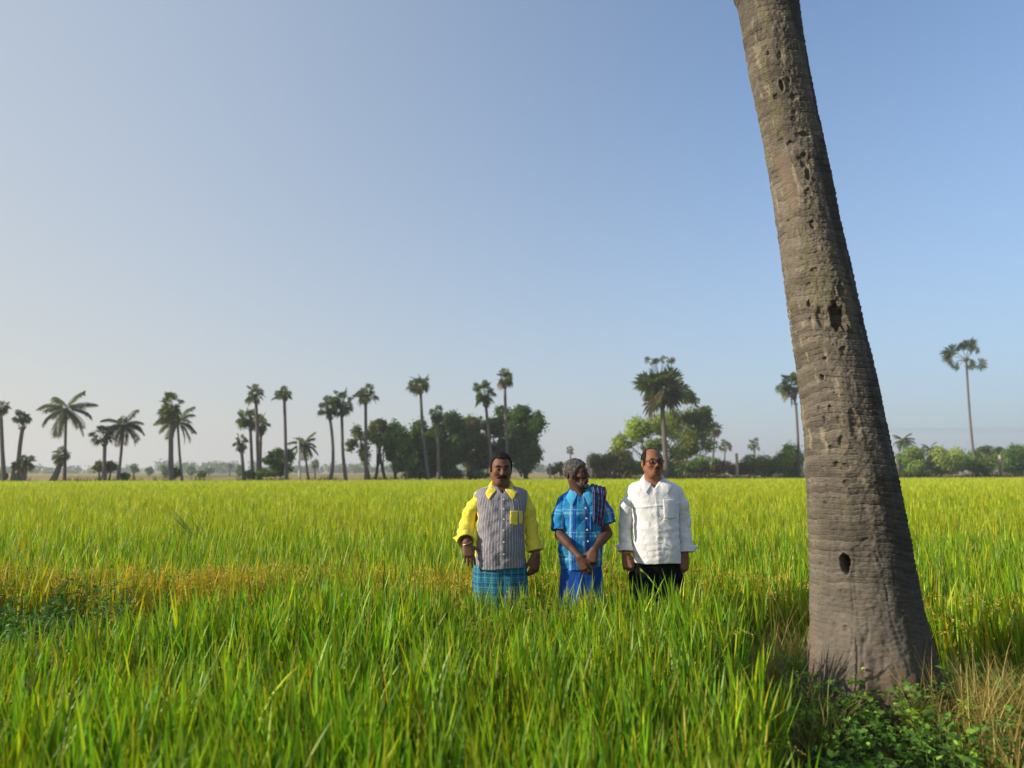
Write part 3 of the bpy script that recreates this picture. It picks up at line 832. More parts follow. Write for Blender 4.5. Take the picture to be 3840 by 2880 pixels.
def palmyra(label, pts, crown, depth=None, nfan=26, dead=1, thick=1.0, lo=-0.92, name="palmyra_palm", group="palmyra palms beyond the rice", nseg=13, tone=1.0, parts=True, seed=1, near=False, extra=(), fans=()):
    """fan palm: pts is the trunk line in photo pixels from foot to top, crown (X, Y, half width, half height) px"""
    depth = depth or edge_depth(pts[0][0]) + 1.5
    rng = np.random.default_rng(int(crown[0]) * 7 + seed)
    foot = W(pts[0][0], 1800, depth); foot[2] = 0
    sp = spine([(pts[0][0], pts[0][1])] + list(pts[1:]), depth)
    sp = np.vstack([[sp[0, 0], depth, -0.1], sp]) if sp[0, 2] > 0.3 else sp
    px = depth / FPX / 3.75
    C = W(crown[0], crown[1], depth); rx, rz = crown[2] * px * 1.10, crown[3] * px * 1.10
    root = empty(name, (sp[0, 0], depth, 0), label, "palm tree", group)
    off = np.array([sp[0, 0], depth, 0])
    tb = MB(); n = len(sp)
    tr = np.interp(np.linspace(0, 1, n), [0, 0.08, 0.5, 1], [0.24, 0.19, 0.15, 0.14]) * thick
    tb.tube(sp - off, tr, 10, np.array([0.20, 0.175, 0.155]) * tone)
    tb.build("trunk", M_WOOD, root)
    cb = MB(); top = sp[-1]
    rm = min(rx, rz) ; fr = 0.46 * min(rx, rz * 1.1); nfan = int(round(nfan * 0.8))
    for i in range(nfan):
        f = (i + 0.5) / nfan
        el = np.arcsin(np.clip(1 - f * (1 - lo), -1, 1)) + rng.normal(0, 0.12)
        az_ = i * 2.39996 + rng.normal(0, 0.3)
        d = np.array([np.cos(az_) * np.cos(el), np.sin(az_) * np.cos(el), np.sin(el)])
        e = rng.uniform(0.66, 1.18)
        reach = d * np.array([rx, rx, rz]) * e
        hub = C + reach * (1 - fr / (np.linalg.norm(reach) + 1e-6)) if np.linalg.norm(reach) > fr else C
        col = (FAN_G * (1 - (g := rng.uniform(0, 0.6))) + FAN_Y * g) * rng.uniform(0.8, 1.25) * tone
        if i >= nfan - dead: col = FAN_B * rng.uniform(0.7, 1.2)
        fd = d + np.array([0, 0, -0.25])
        fan(cb, hub - off, fd, fr * rng.uniform(0.9, 1.15), col, nseg, 2.2 if not near else 2.0, 0.12 + 0.22 * (el < 0), 0.25, rng, 2.0 if near else 0.9)
        pc = np.array([0.13, 0.14, 0.04]) if i < nfan - dead else FAN_B
        midp = (top + hub) / 2 + np.array([0, 0, 0.12 * rz])
        cb.tube(np.array([top, midp, hub]) - off, [0.035, 0.028, 0.02], 4, pc * tone, False)
    for (ex_, ey_, ew_, eh_, en_) in extra:
        C2 = W(ex_, ey_, depth)
        for i in range(en_):
            az_ = i * 2.39996; el = rng.uniform(-.2, 1.2)
            d = np.array([np.cos(az_) * np.cos(el), np.sin(az_) * np.cos(el), np.sin(el)])
            hub = C2 + d * np.array([ew_, ew_, eh_]) * px * 0.55
            fan(cb, hub - off, d + np.array([0, 0, -0.2]), 0.55 * ew_ * px, (FAN_G * .5 + FAN_Y * .5) * rng.uniform(.8, 1.2), nseg, 2.2, .15, .25, rng, 0.9)
            cb.tube(np.array([top, (top + hub) / 2, hub]) - off, [0.035, 0.028, 0.02], 4, np.array([0.13, 0.14, 0.04]), False)
    cpx = np.array([crown[0], crown[1]])
    for (fx_, fy_, fr_) in fans:
        F0 = W(fx_, fy_, depth) + np.array([0, rng.normal(0, 0.5), 0]); dd = F0 - top; dd = dd / np.linalg.norm(dd)
        hub = F0 - dd * fr_ * px * 0.35
        fan(cb, hub - off, dd + np.array([0, -0.35, -0.1]), fr_ * px * 1.25, (FAN_G * .55 + FAN_Y * .45) * rng.uniform(.8, 1.25), 24, 2.1, .12, .2, rng, 0.35, (0.25, 1.0, 0.2))
        cb.tube(np.array([top + [0, 0, .1], (top + hub) / 2 + np.array([0, 0, .25 * np.linalg.norm(hub - top) * .5]), hub]) - off, [0.05, 0.04, 0.03], 5, np.array([0.20, 0.20, 0.045]), False)
    # old leaf bases and fruit under the crown
    for i in range(10):
        a = rng.uniform(0, 2 * np.pi); b0 = top + np.array([0.10 * np.cos(a), 0.10 * np.sin(a), rng.uniform(-0.35, 0.1)])
        cb.tube(np.array([b0, b0 + np.array([0.24 * np.cos(a), 0.24 * np.sin(a), 0.22])]) - off, [0.06, 0.03], 4, FAN_B * rng.uniform(0.6, 1.1), False)
    cb.build("crown", M_LEAF, root)
    return root


def coconut(label, pts, crown, depth=None, nf=17, tone=1.0, seed=2, name="coconut_palm", group="coconut palms beyond the rice", thick=1.0, lo=-0.75):
    depth = depth or edge_depth(pts[0][0]) + 2.0
    rng = np.random.default_rng(int(crown[0]) * 3 + seed)
    sp = spine(pts, depth)
    if sp[0, 2] > 0.3: sp = np.vstack([[sp[0, 0], depth, -0.1], sp])
    off = np.array([sp[0, 0], depth, 0])
    px = depth / FPX / 3.75
    C = sp[-1]; L0 = crown[2] * px * 1.12
    root = empty(name, off, label, "palm tree", group)
    tb = MB(); n = len(sp)
    tb.tube(sp - off, np.interp(np.linspace(0, 1, n), [0, 0.1, 0.5, 1], [0.21, 0.15, 0.12, 0.10]) * thick, 10, np.array([0.22, 0.195, 0.175]) * tone)
    tb.build("trunk", M_WOOD, root)
    cb = MB()
    for i in range(nf):
        f = (i + 0.5) / nf
        el = np.arcsin(np.clip(0.98 - f * (0.98 - lo), -1, 1)) + rng.normal(0, 0.1)
        az_ = i * 2.39996 + rng.normal(0, 0.25)
        L = L0 * rng.uniform(0.85, 1.1); m_ = 9
        hd = np.array([np.cos(az_), np.sin(az_), 0]); th = el; p = C.copy(); P = [p.copy()]
        for s in range(m_):
            th_ = th - (1.25 + 0.2 * rng.normal()) * (s / m_) ** 1.2 * (0.75 + 0.25 * np.cos(el))
            p = p + (hd * np.cos(th_) + np.array([0, 0, np.sin(th_)])) * L / m_
            P.append(p.copy())
        P = np.array(P)
        g = rng.uniform(0, 1)
        col = (np.array([0.045, 0.082, 0.022]) * (1 - g) + np.array([0.12, 0.135, 0.03]) * g) * tone
        if i >= nf - 2: col = np.array([0.17, 0.13, 0.045])
        cb.tube(P - off, np.linspace(0.035, 0.012, len(P)), 4, np.array([0.14, 0.13, 0.05]) * tone, False)
        nl = 26
        u = np.linspace(0.14, 1.0, nl) * m_; ii = np.minimum(u.astype(int), m_ - 1); ff = (u - ii)[:, None]
        c0 = P[ii] * (1 - ff) + P[ii + 1] * ff; tg = P[ii + 1] - P[ii]; tg /= np.linalg.norm(tg, axis=1)[:, None]
        sdv = np.cross(tg, np.array([0, 0, 1.0])); sdv /= np.linalg.norm(sdv, axis=1)[:, None] + 1e-6
        prof = L0 * 0.30 * np.sin(np.pi * np.clip(np.linspace(0.16, 0.97, nl), 0, 1)) ** 0.6 * rng.uniform(0.8, 1.15, nl)
        for sg in (-1, 1):
            dv = sdv * sg * 0.72 + tg * 0.62; dv[:, 2] -= 0.35 + 0.15 * rng.random()
            tip = c0 + dv * prof[:, None]; tip[:, 2] -= 0.25 * prof
            md = c0 + dv * prof[:, None] * 0.5
            w = tg * 0.045 * (L0 / 2.2)
            V = np.stack([c0, md - w, tip, md + w], 1).reshape(-1, 3) - off
            cb.add(V, np.arange(nl * 4).reshape(-1, 4), None, np.repeat(col[None] * rng.uniform(0.7, 1.25, nl)[:, None], 4, 0))
    for i in range(5):
        a = rng.uniform(0, 2 * np.pi)
        b = C - off + np.array([0.16 * np.cos(a), 0.16 * np.sin(a), -0.18])
        cb.tube(np.array([b + [0, 0, .13], b + [0, 0, .07], b, b - [0, 0, .09]]), [0.02, 0.10, 0.11, 0.03], 7, np.array([0.12, 0.11, 0.03]))
    cb.build("crown", M_LEAF, root)
    return root


def leaf_blob(mb, c, r, n, size, col, rng, shell=0.55, up=0.35):
    d = rng.normal(0, 1, (n, 3)); d /= np.linalg.norm(d, axis=1)[:, None]
    rad = shell + (1 - shell) * rng.uniform(0, 1, n) ** 0.6 + (rng.uniform(0, 1, n) < 0.22) * rng.uniform(0, 0.45, n)
    lump = 1 + 0.22 * vnoise(d[:, 0] * 2.2 + c[0], d[:, 1] * 2.2 + c[1], d[:, 2] * 2.2 + c[2], 71)
    p = c + d * r * (rad * lump)[:, None]
    nn = d + rng.normal(0, 0.7, (n, 3)); nn[:, 2] += up; nn /= np.linalg.norm(nn, axis=1)[:, None]
    u = np.cross(nn, rng.normal(0, 1, (n, 3))); u /= np.linalg.norm(u, axis=1)[:, None] + 1e-9
    w = np.cross(nn, u)
    s = (size * rng.uniform(0.6, 1.35, n))[:, None]
    V = np.stack([p - u * s * 0.5, p - w * s * 0.28, p + u * s * 0.5, p + w * s * 0.28], 1).reshape(-1, 3)
    mb.add(V, np.arange(n * 4).reshape(-1, 4), None, np.repeat(col[None] * rng.uniform(0.65, 1.35, n)[:, None], 4, 0))


GREEN_D = np.array([0.078, 0.140, 0.028]); GREEN_M = np.array([0.100, 0.170, 0.028]); GREEN_Y = np.array([0.20, 0.25, 0.030]); GREEN_O = np.array([0.14, 0.13, 0.036]); GREEN_P = np.array([0.27, 0.31, 0.085])


def tree(label, blobs, foot, depth=None, col=GREEN_M, size=0.30, dens=1.0, name="broadleaf_tree", cat="tree", group=None, stems=((0, 0),), crown_name="crown", alt=None, thick=0.16, shell=0.35, seed=0):
    """broad-leaved tree or shrub; blobs (X, Y, half width, half height) in photo px, foot X px"""
    depth = depth or edge_depth(foot) + 2.5
    rng = np.random.default_rng(int(foot) + 13 + seed)
    px = depth / FPX / 3.75
    fw = W(foot, 1790, depth); off = np.array([fw[0], depth, 0.0])
    root = empty(name, off, label, cat, group)
    cb = MB(); tb = MB()
    cs = []
    for bi, (X, Y, hw, hh) in enumerate(blobs):
        c = W(X, Y, depth) + np.array([0, rng.uniform(-0.5, 0.7) * hw * px, 0]); c[2] = max(c[2], 0.35 * hh * px)
        r = np.array([hw * px, hw * px * 0.9, hh * px])
        # break every mass into smaller clumps so the outline is ragged
        k = max(4, int(6 * dens + 2))
        for j in range(k):
            dd = rng.normal(0, 1, 3); dd /= np.linalg.norm(dd)
            cc = c + dd * r * rng.uniform(0.25, 0.75)
            r2 = r * rng.uniform(0.42, 0.66)
            a = alt if (alt is not None and rng.random() < 0.4) else col
            area = r2[0] * r2[2]
            leaf_blob(cb, cc - off, r2, int(max(24, 100 * (0.35 + 0.65 * dens) * area / (size * size) * 0.5)), size, a * rng.uniform(0.7, 1.35), rng, shell)
        cs.append(c)
    for si, (sx, lean_) in enumerate(stems):
        b = np.array([fw[0] + sx * px, depth + rng.normal(0, 0.2), -0.1])
        tgt = cs[si % len(cs)]
        mid = b * 0.45 + tgt * 0.55 + np.array([lean_ * px, 0, 0])
        tb.tube(np.array([b, b * 0.7 + mid * 0.3, mid, tgt]) - off, np.array([1.25, 1.0, 0.7, 0.3]) * thick, 8, np.array([0.10, 0.08, 0.06]))
        for c in cs:
            if rng.random() < 0.6:
                m0 = b * 0.5 + mid * 0.5
                tb.tube(np.array([m0, (m0 + c) / 2 + np.array([0, 0, 0.1]), c]) - off, np.array([0.5, 0.3, 0.12]) * thick, 6, np.array([0.095, 0.078, 0.06]))
    cb.build(crown_name, M_LEAF, root)
    tb.build("trunk" if cat == "tree" else "stems", M_WOOD, root)
    return root


# crown of the large near palm, high above the frame
ctop = np.array([np.interp(8.5, TE[:, 0], TE[:, 1]) - TRUNK_X, 0, 8.5 - 0.25]); cb = MB(); rg = np.random.default_rng(3)
for i in range(26):
    el = math.asin(1 - (i + .5) / 26 * 1.75); az_ = i * 2.39996; d = np.array([math.cos(az_) * math.cos(el), math.sin(az_) * math.cos(el), math.sin(el)])
    hub = ctop + d * 0.75
    fan(cb, hub, d + np.array([0, 0, -.25]), 0.8, (FAN_G * .6 + FAN_Y * .4) * rg.uniform(.8, 1.2), 22, 2.1, .2, .25, rg, .8)
    cb.tube(np.array([ctop, (ctop + hub) / 2 + [0, 0, .06], hub]), [.04, .03, .02], 5, np.array([.16, .17, .04]), False)
cb.build("crown", M_LEAF, palm)
SH = dict(cat="shrub", crown_name="foliage", thick=0.05)
# --- far left -----------------------------------------------------------------
palmyra("palmyra palm cut off by the left picture edge with round crown", [(14, 1803), (8, 1680), (2, 1545)], (4, 1530, 37, 34), nfan=24)
palmyra("second palmyra palm from the left edge leaning over two stubby palms", [(66, 1803), (73, 1690), (86, 1600)], (87, 1563, 33, 32), nfan=26)
palmyra("stubby dark palmyra palm at the far left standing in a pair", [(50, 1806), (52, 1780), (56, 1752)], (62, 1748, 26, 28), nfan=24, dead=2, thick=1.3, seed=5)
palmyra("stubby palmyra palm with a flat second tuft beside its dark twin", [(88, 1806), (90, 1770), (92, 1735)], (98, 1734, 32, 36), nfan=30, dead=2, thick=1.3, seed=6)
tree("low dark bush at the extreme left edge of the rice", [(6, 1786, 22, 18)], 6, col=GREEN_D, dens=1.2, **SH, name="bush")
coconut("coconut palm with long level fronds standing above a short palmyra", [(241, 1803), (244, 1690), (247, 1535)], (247, 1533, 98, 70), nf=17, tone=0.95)
palmyra("short round headed palmyra palm in front of the coconut trunk", [(197, 1806), (214, 1770), (226, 1735)], (227, 1706, 33, 37), nfan=28, dead=3, thick=1.5)
palmyra("palmyra palm with drooping crown rising out of a bushy tree", [(391, 1800), (391, 1740), (393, 1665)], (392, 1632, 48, 42), nfan=24)
coconut("coconut palm with a dense crown leaning right beside a bushy tree", [(441, 1803), (452, 1720), (464, 1595)], (464, 1591, 78, 62), nf=19)
tree("small bushy tree with several stems under two palms", [(372, 1752, 20, 26), (398, 1748, 26, 24), (418, 1752, 18, 26)], 391, col=GREEN_M, alt=GREEN_O, dens=0.8, stems=((-18, 0), (0, 0), (14, 0)), thick=0.12)
tree("small dark bush right of the bushy tree on the left", [(475, 1784, 19, 15)], 475, col=GREEN_D, dens=1.2, **SH, name="bush")
palmyra("tall thick palmyra palm with a long oval crown, coconut fronds behind it", [(640, 1802), (641, 1700), (641, 1580)], (638, 1532, 44, 66), nfan=44, dead=4, thick=1.35)
coconut("coconut palm half hidden behind the thick palmyra palm", [(681, 1800), (673, 1700), (666, 1583)], (664, 1585, 80, 60), depth=edge_depth(666) + 5, nf=18)
tree("dark round bush at the feet of the thick palmyra and its coconut", [(664, 1776, 21, 20)], 664, col=GREEN_D, alt=GREEN_M, dens=1.2, **SH, name="bush")
tree("dark round bush alone on the golden field", [(752, 1778, 16, 15)], 752, depth=95, col=GREEN_D, dens=1.2, **SH, name="bush")
# --- cluster left of centre -----------------------------------------------------
palmyra("tall palmyra palm with a narrow crown above a cluster of lower crowns", [(970, 1798), (966, 1680), (960, 1505)], (956, 1481, 36, 40), nfan=28)
palmyra("palmyra palm with an open crown left of the tall narrow one", [(948, 1800), (944, 1720), (939, 1610)], (928, 1573, 44, 50), nfan=30, depth=edge_depth(948) + 4)
palmyra("palmyra palm with a full crown behind the tall narrow one", [(975, 1800), (976, 1720), (978, 1630)], (978, 1594, 36, 44), nfan=32, depth=edge_depth(975) + 6)
palmyra("short palmyra palm with a stray tuft left of the cluster", [(916, 1800), (911, 1750), (905, 1690)], (903, 1660, 27, 36), nfan=24, dead=6)
palmyra("slim palmyra palm with a wide umbrella crown in front of a round bush", [(1074, 1800), (1071, 1680), (1066, 1492)], (1063, 1482, 38, 32), nfan=20, lo=-0.55)
tree("large round green bush behind the slim palm stem", [(1040, 1712, 34, 34), (1080, 1720, 30, 34), (1048, 1755, 42, 32), (1010, 1728, 26, 18)], 1055, col=GREEN_D * 1.2, alt=GREEN_M, dens=1.1, name="bush", **SH)
coconut("small coconut palm leaning left beside the white pole", [(1156, 1800), (1149, 1740), (1141, 1668)], (1141, 1666, 58, 46), nf=17, thick=0.8)
palmyra("little round palmyra palm low beyond the small coconut palm", [(1182, 1800), (1181, 1780), (1180, 1755)], (1178, 1739, 20, 22), nfan=20, depth=150, thick=1.2)
tree("bright green scrub under the cluster of palmyra palms", [(935, 1780, 26, 16), (985, 1774, 34, 18), (1025, 1780, 26, 16)], 985, depth=66, col=GREEN_Y * 0.75, alt=GREEN_M, dens=0.9, size=0.2, name="scrub", **SH)
palmyra("palmyra palm with a bent stem left of its touching neighbour", [(1238, 1800), (1249, 1715), (1237, 1570)], (1238, 1527, 42, 48), nfan=32)
palmyra("palmyra palm with a two tier crown touching the bent one", [(1297, 1800), (1286, 1700), (1282, 1555)], (1284, 1508, 38, 56), nfan=38)
palmyra("palmyra palm with a straight dark stem in front of a pale tree", [(1373, 1800), (1372, 1680), (1371, 1492)], (1370, 1480, 50, 44), nfan=28)
# --- grove --------------------------------------------------------------------
tree("sparse pale tree at the left end of the grove", [(1345, 1620, 37, 30), (1335, 1668, 34, 30), (1368, 1690, 29, 46), (1385, 1625, 27, 30)], 1395, col=GREEN_O, alt=GREEN_M, dens=0.55, size=0.26)
tree("olive tree with a leaning forked trunk in the grove", [(1412, 1600, 34, 30), (1440, 1592, 37, 25), (1425, 1650, 44, 39), (1455, 1640, 37, 41)], 1452, col=GREEN_M, alt=GREEN_O, dens=0.7, stems=((0, -8), (-48, 0)), size=0.28)
tree("upright mid green tree left of the leaning palm", [(1470, 1660, 37, 46), (1515, 1720, 37, 46), (1488, 1620, 37, 50), (1500, 1680, 41, 46), (1475, 1695, 34, 41), (1490, 1750, 27, 39)], 1488, col=GREEN_M, dens=0.95)
tree("dark dense tree behind the leaning palm stem", [(1600, 1640, 41, 46), (1530, 1660, 37, 46), (1560, 1630, 46, 52), (1590, 1690, 49, 57), (1545, 1700, 41, 57), (1570, 1750, 54, 41)], 1572, col=GREEN_D, alt=GREEN_M * 0.8, dens=1.1, depth=edge_depth(1572) + 4)
tree("broad green tree in the middle of the grove", [(1690, 1700, 61, 57), (1630, 1660, 49, 57), (1650, 1600, 49, 48), (1700, 1590, 54, 50), (1670, 1660, 61, 52), (1730, 1650, 49, 57), (1660, 1740, 54, 46)], 1655, col=GREEN_M * 0.85, alt=GREEN_D, dens=1.1, depth=edge_depth(1655) + 3)
tree("yellowish green tree right of the middle of the grove", [(1810, 1710, 49, 50), (1740, 1640, 49, 50), (1770, 1600, 46, 46), (1800, 1650, 51, 52), (1745, 1690, 44, 52), (1780, 1742, 49, 41)], 1775, col=GREEN_M, alt=GREEN_O, dens=0.9, depth=edge_depth(1775) + 5)
tree("dark tree standing behind the leftmost man", [(1850, 1620, 49, 52), (1880, 1690, 49, 57), (1840, 1720, 44, 50), (1880, 1560, 39, 41)], 1862, col=GREEN_D, alt=GREEN_M * 0.8, dens=1.0, depth=edge_depth(1862) + 6)
tree("tall dark tree at the right end of the grove", [(1950, 1560, 54, 46), (1990, 1610, 56, 62), (1935, 1640, 54, 62), (1985, 1690, 54, 57), (1975, 1740, 44, 41), (2015, 1580, 34, 41)], 1975, col=GREEN_D, alt=GREEN_M * 0.75, dens=1.15, depth=edge_depth(1975) + 3, thick=0.22)
palmyra("palmyra palm with a leaning stem in front of the dark grove", [(1609, 1800), (1588, 1640), (1577, 1465)], (1577, 1443, 49, 42), nfan=26)
palmyra("palmyra palm whose crown only just tops the grove", [(1645, 1800), (1643, 1680), (1640, 1575)], (1640, 1558, 36, 40), nfan=22, depth=edge_depth(1640) + 1)
palmyra("palmyra palm with a deep crown over the right part of the grove", [(1850, 1800), (1836, 1660), (1822, 1520)], (1816, 1478, 46, 60), nfan=34, depth=edge_depth(1816) + 1)
palmyra("palmyra palm with a loose crown, highest over the grove", [(1905, 1800), (1899, 1640), (1893, 1450)], (1896, 1424, 46, 42), nfan=22, lo=-0.6)
tree("undergrowth of dark bushes at the foot of the grove", [(1545, 1775, 40, 22), (1620, 1778, 40, 18), (1700, 1775, 50, 22), (1790, 1776, 44, 22)], 1680, depth=edge_depth(1680) + 2, col=GREEN_D, alt=GREEN_O * 0.7, dens=0.9, name="bush", **SH)
tree("pale green shrub between the grove and the middle man", [(2070, 1765, 30, 22), (2110, 1760, 34, 26), (2150, 1772, 26, 18)], 2095, col=GREEN_P * 0.7, alt=GREEN_M, dens=0.8, size=0.22, name="bush", **SH)
palmyra("tiny far palm standing alone over the middle man", [(2140, 1795), (2139, 1740), (2139, 1700)], (2139, 1685, 15, 19), nfan=18, depth=190, thick=1.3, group=None)
# --- right of the men -----------------------------------------------------------
tree("loose yellow green tree spreading behind the shaggy palm", [(2345, 1650, 56, 30), (2400, 1620, 70, 56), (2520, 1600, 90, 70), (2610, 1580, 74, 56), (2620, 1650, 76, 60), (2550, 1680, 70, 46), (2450, 1680, 60, 36), (2320, 1690, 34, 22), (2580, 1500, 44, 44), (2650, 1545, 40, 36)], 2520, col=GREEN_Y * 1.45, alt=GREEN_Y * 0.8, dens=0.72, size=0.30, thick=0.10, shell=0.15, stems=((0, 0), (-60, -10), (50, 10)), depth=edge_depth(2520) + 5)
palmyra("shaggy palmyra palm with dead fronds and a raised top tuft", [(2499, 1798), (2493, 1680), (2476, 1420)], (2484, 1460, 102, 92), nfan=66, dead=10, extra=[(2440, 1356, 34, 18, 6), (2500, 1352, 34, 18, 6)], thick=1.75, lo=-0.85, nseg=14)
palmyra("thin far palmyra palm at the right edge of the yellow green tree", [(2676, 1795), (2675, 1700), (2680, 1630)], (2683, 1608, 32, 36), nfan=26, dead=12, depth=112)
palmyra("small palmyra palm low to the right of the yellow green tree", [(2715, 1795), (2716, 1740), (2719, 1690)], (2719, 1668, 24, 28), nfan=20, depth=135)
palmyra("small round palmyra palm alone left of the large trunk", [(2830, 1795), (2829, 1740), (2828, 1690)], (2828, 1666, 23, 26), nfan=20, depth=150)
palmyra("palmyra palm partly hidden by the left side of the large trunk", [(2998, 1798), (2992, 1640), (2984, 1510)], (2962, 1446, 48, 62), nfan=32, dead=5)
palmyra("tall slender palmyra palm with few separate fans at the far right", [(3662, 1788), (3650, 1680), (3634, 1560), (3631, 1450), (3623, 1352)], (3620, 1332, 78, 66), nfan=0, dead=0, fans=[(3566, 1312, 36), (3578, 1330, 30), (3622, 1290, 34), (3640, 1300, 26), (3679, 1304, 17), (3558, 1368, 21), (3592, 1376, 19), (3640, 1373, 20), (3671, 1369, 24), (3603, 1351, 20), (3648, 1350, 16), (3600, 1296, 22)], thick=0.9, lo=-0.75, nseg=22, near=True)
coconut("coconut palm with a full crown just right of the large trunk", [(3392, 1795), (3390, 1720), (3387, 1652)], (3388, 1651, 40, 34), depth=125, nf=20)
coconut("left one of two small coconut palms over the right hedge", [(3452, 1795), (3451, 1740), (3450, 1690)], (3450, 1688, 26, 22), depth=150, nf=16)
coconut("right one of two small coconut palms over the right hedge", [(3491, 1795), (3490, 1740), (3489, 1684)], (3489, 1682, 30, 24), depth=142, nf=17)
# --- hedge ----------------------------------------------------------------------
GH = "shrubs of the hedge along the right edge of the rice"
hd = lambda lab, bl, X, c, a=None, dn=0.95, d=None: tree(lab, [(x, y - 6, w * 1.25, h * 1.2) for x, y, w, h in bl], X, depth=d or edge_depth(X) + 2.2, col=c * 1.7, alt=None if a is None else a * 1.7, dens=dn, size=0.26, name="hedge_shrub", group=GH, **SH)
hd("dark hedge shrub starting right of the middle man", [(2240, 1755, 32, 34), (2280, 1745, 34, 40), (2330, 1735, 40, 46), (2360, 1760, 30, 30)], 2300, GREEN_D * 1.1, GREEN_O * 0.8, 0.95)
hd("dull brown hedge shrub behind the man in the white shirt", [(2400, 1762, 36, 28), (2450, 1765, 40, 26), (2520, 1760, 40, 30)], 2460, GREEN_D, GREEN_O * 0.8)
hd("brownish low hedge shrub under the shaggy palm", [(2580, 1760, 40, 28), (2640, 1758, 44, 30), (2700, 1760, 36, 28)], 2640, GREEN_D * 1.1, np.array([0.11, 0.07, 0.035]))
hd("hedge shrub with a dark base by the small round palm", [(2760, 1762, 34, 28), (2820, 1758, 40, 32)], 2800, GREEN_M * 0.8, np.array([0.11, 0.075, 0.035]))
hd("bright green hedge shrub touching the left of the large trunk", [(2880, 1745, 40, 40), (2940, 1740, 44, 46), (2990, 1735, 38, 54), (2960, 1700, 20, 24)], 2940, GREEN_M, GREEN_Y * 0.6)
hd("feathery pale hedge shrub just right of the large trunk", [(3400, 1735, 40, 40), (3440, 1715, 34, 30), (3420, 1765, 40, 26)], 3420, GREEN_P * 0.8, GREEN_M)
hd("tall round pale hedge shrub left of the slender palm", [(3520, 1725, 44, 40), (3560, 1735, 40, 40), (3530, 1760, 44, 30), (3490, 1750, 30, 30)], 3530, GREEN_P * 0.85, GREEN_M, 0.95)
hd("hedge shrub at the foot of the slender palm", [(3600, 1755, 40, 30), (3650, 1735, 34, 40), (3690, 1745, 40, 34)], 3640, GREEN_M, GREEN_Y * 0.6)
hd("dark leafy hedge shrub rising at the right picture edge", [(3790, 1738, 40, 38), (3845, 1712, 44, 38), (3830, 1755, 46, 34), (3890, 1722, 36, 44)], 3825, GREEN_M * 0.85, GREEN_D)
tree("thorny umbrella shaped tree right of the slender palm stem", [(3690, 1685, 36, 14), (3725, 1700, 34, 16), (3755, 1690, 24, 16), (3660, 1705, 22, 12)], 3712, depth=edge_depth(3712) + 8, col=GREEN_M, alt=GREEN_O, dens=0.55, size=0.24)
# dry undergrowth along the hedge foot
mb = MB()
for X in np.linspace(2230, 3860, 420):
    d0 = edge_depth(X) + RNG.uniform(0.2, 2.0); p = W(X + RNG.normal(0, 3), 1785, d0); n = 14
    c = np.where(RNG.random() < 0.55, 1, 0) * np.array([0.19, 0.115, 0.055]) + np.array([0.05, 0.06, 0.015]) * RNG.uniform(0.4, 1.2)
    hh = 0.9 + 1.5 * max(0, vnoise(X * 0.013, 3.3, 0, 90)) + 0.5 * RNG.random()
    bl_add(mb, np.stack([p[0] + RNG.normal(0, 0.35, n), d0 + RNG.normal(0, 0.3, n), np.full(n, 0.2)], 1), RNG.uniform(0, 6.28, n), RNG.uniform(0, 0.6, n), RNG.uniform(0.2, 1.4, n), RNG.uniform(0.5, 1.0, n) * hh, RNG.uniform(0.05, 0.12, n), 3, np.repeat(c[None], n, 0), np.repeat(c[None] * 1.15, n, 0))
for X in np.linspace(-60, 2230, 520):
    d0 = edge_depth(X) + RNG.uniform(0.3, 4.0); p = W(X + RNG.normal(0, 3), 1790, d0); n = 9
    if vnoise(X * 0.02, 1.7, 0, 91) < 0.0: continue
    c = np.array([0.09, 0.11, 0.025]) * RNG.uniform(0.5, 1.3) if RNG.random() < 0.7 else np.array([0.24, 0.18, 0.05])
    bl_add(mb, np.stack([p[0] + RNG.normal(0, 0.3, n), d0 + RNG.normal(0, 0.3, n), np.full(n, 0.1)], 1), RNG.uniform(0, 6.28, n), RNG.uniform(0, 0.5, n), RNG.uniform(0.2, 1.2, n), RNG.uniform(0.6, 1.3, n), RNG.uniform(0.04, 0.1, n), 3, np.repeat(c[None], n, 0), np.repeat(c[None] * 1.15, n, 0))
o = mb.build("undergrowth", M_LEAF); tag(o, "brown and green undergrowth along the far edge of the rice", "undergrowth", kind="stuff")

# fence posts, wire, pole ---------------------------------------------------------
mm = NT("concrete"); ob = mm.obj(); f = mm.noise(ob, 9.0, 5.0, 0.65)
M_CONC = mm.done(mm.bsdf(mm.ramp(f, [(0.3, (0.26, 0.22, 0.17)), (0.7, (0.42, 0.36, 0.29))]), 0.9, 0.15, mm.bump(f, 0.4, 0.02)))
mm = NT("cable"); M_CABLE = mm.done(mm.bsdf((0.02, 0.02, 0.022), 0.6, 0.3))
def post(X, Ytop, label, wpx=13, depth=None):
    wpx *= 0.78
    depth = depth or edge_depth(X) + 0.6
    p = W(X, Ytop, depth); h = p[2]; w = wpx * depth / FPX / 3.75 / 2
    bm = bmesh.new(); bmesh.ops.create_cube(bm, size=1.0)
    for v in bm.verts:
        v.co.x *= w * 2 * (0.92 if v.co.z > 0 else 1.0); v.co.y *= w * 2; v.co.z = (v.co.z + 0.5) * h
    bmesh.ops.bevel(bm, geom=list(bm.edges), offset=w * 0.18, segments=2, affect="EDGES")
    me = bpy.data.meshes.new("fence_post"); bm.to_mesh(me); bm.free()
    o = link("fence_post", me, M_CONC); o.location = (p[0], depth, 0)
    o.rotation_euler = (RNG.normal(0, 0.02), RNG.normal(0, 0.02), RNG.normal(0, 0.2))
    tag(o, label, "fence post", "concrete fence posts along the hedge")
post(2206, 1712, "pale fence post seen just beside the middle man's forehead", 16)
post(2762, 1700, "fence post between the man in white and the large trunk", 13)
post(3361, 1720, "fence post just right of the large trunk", 13)
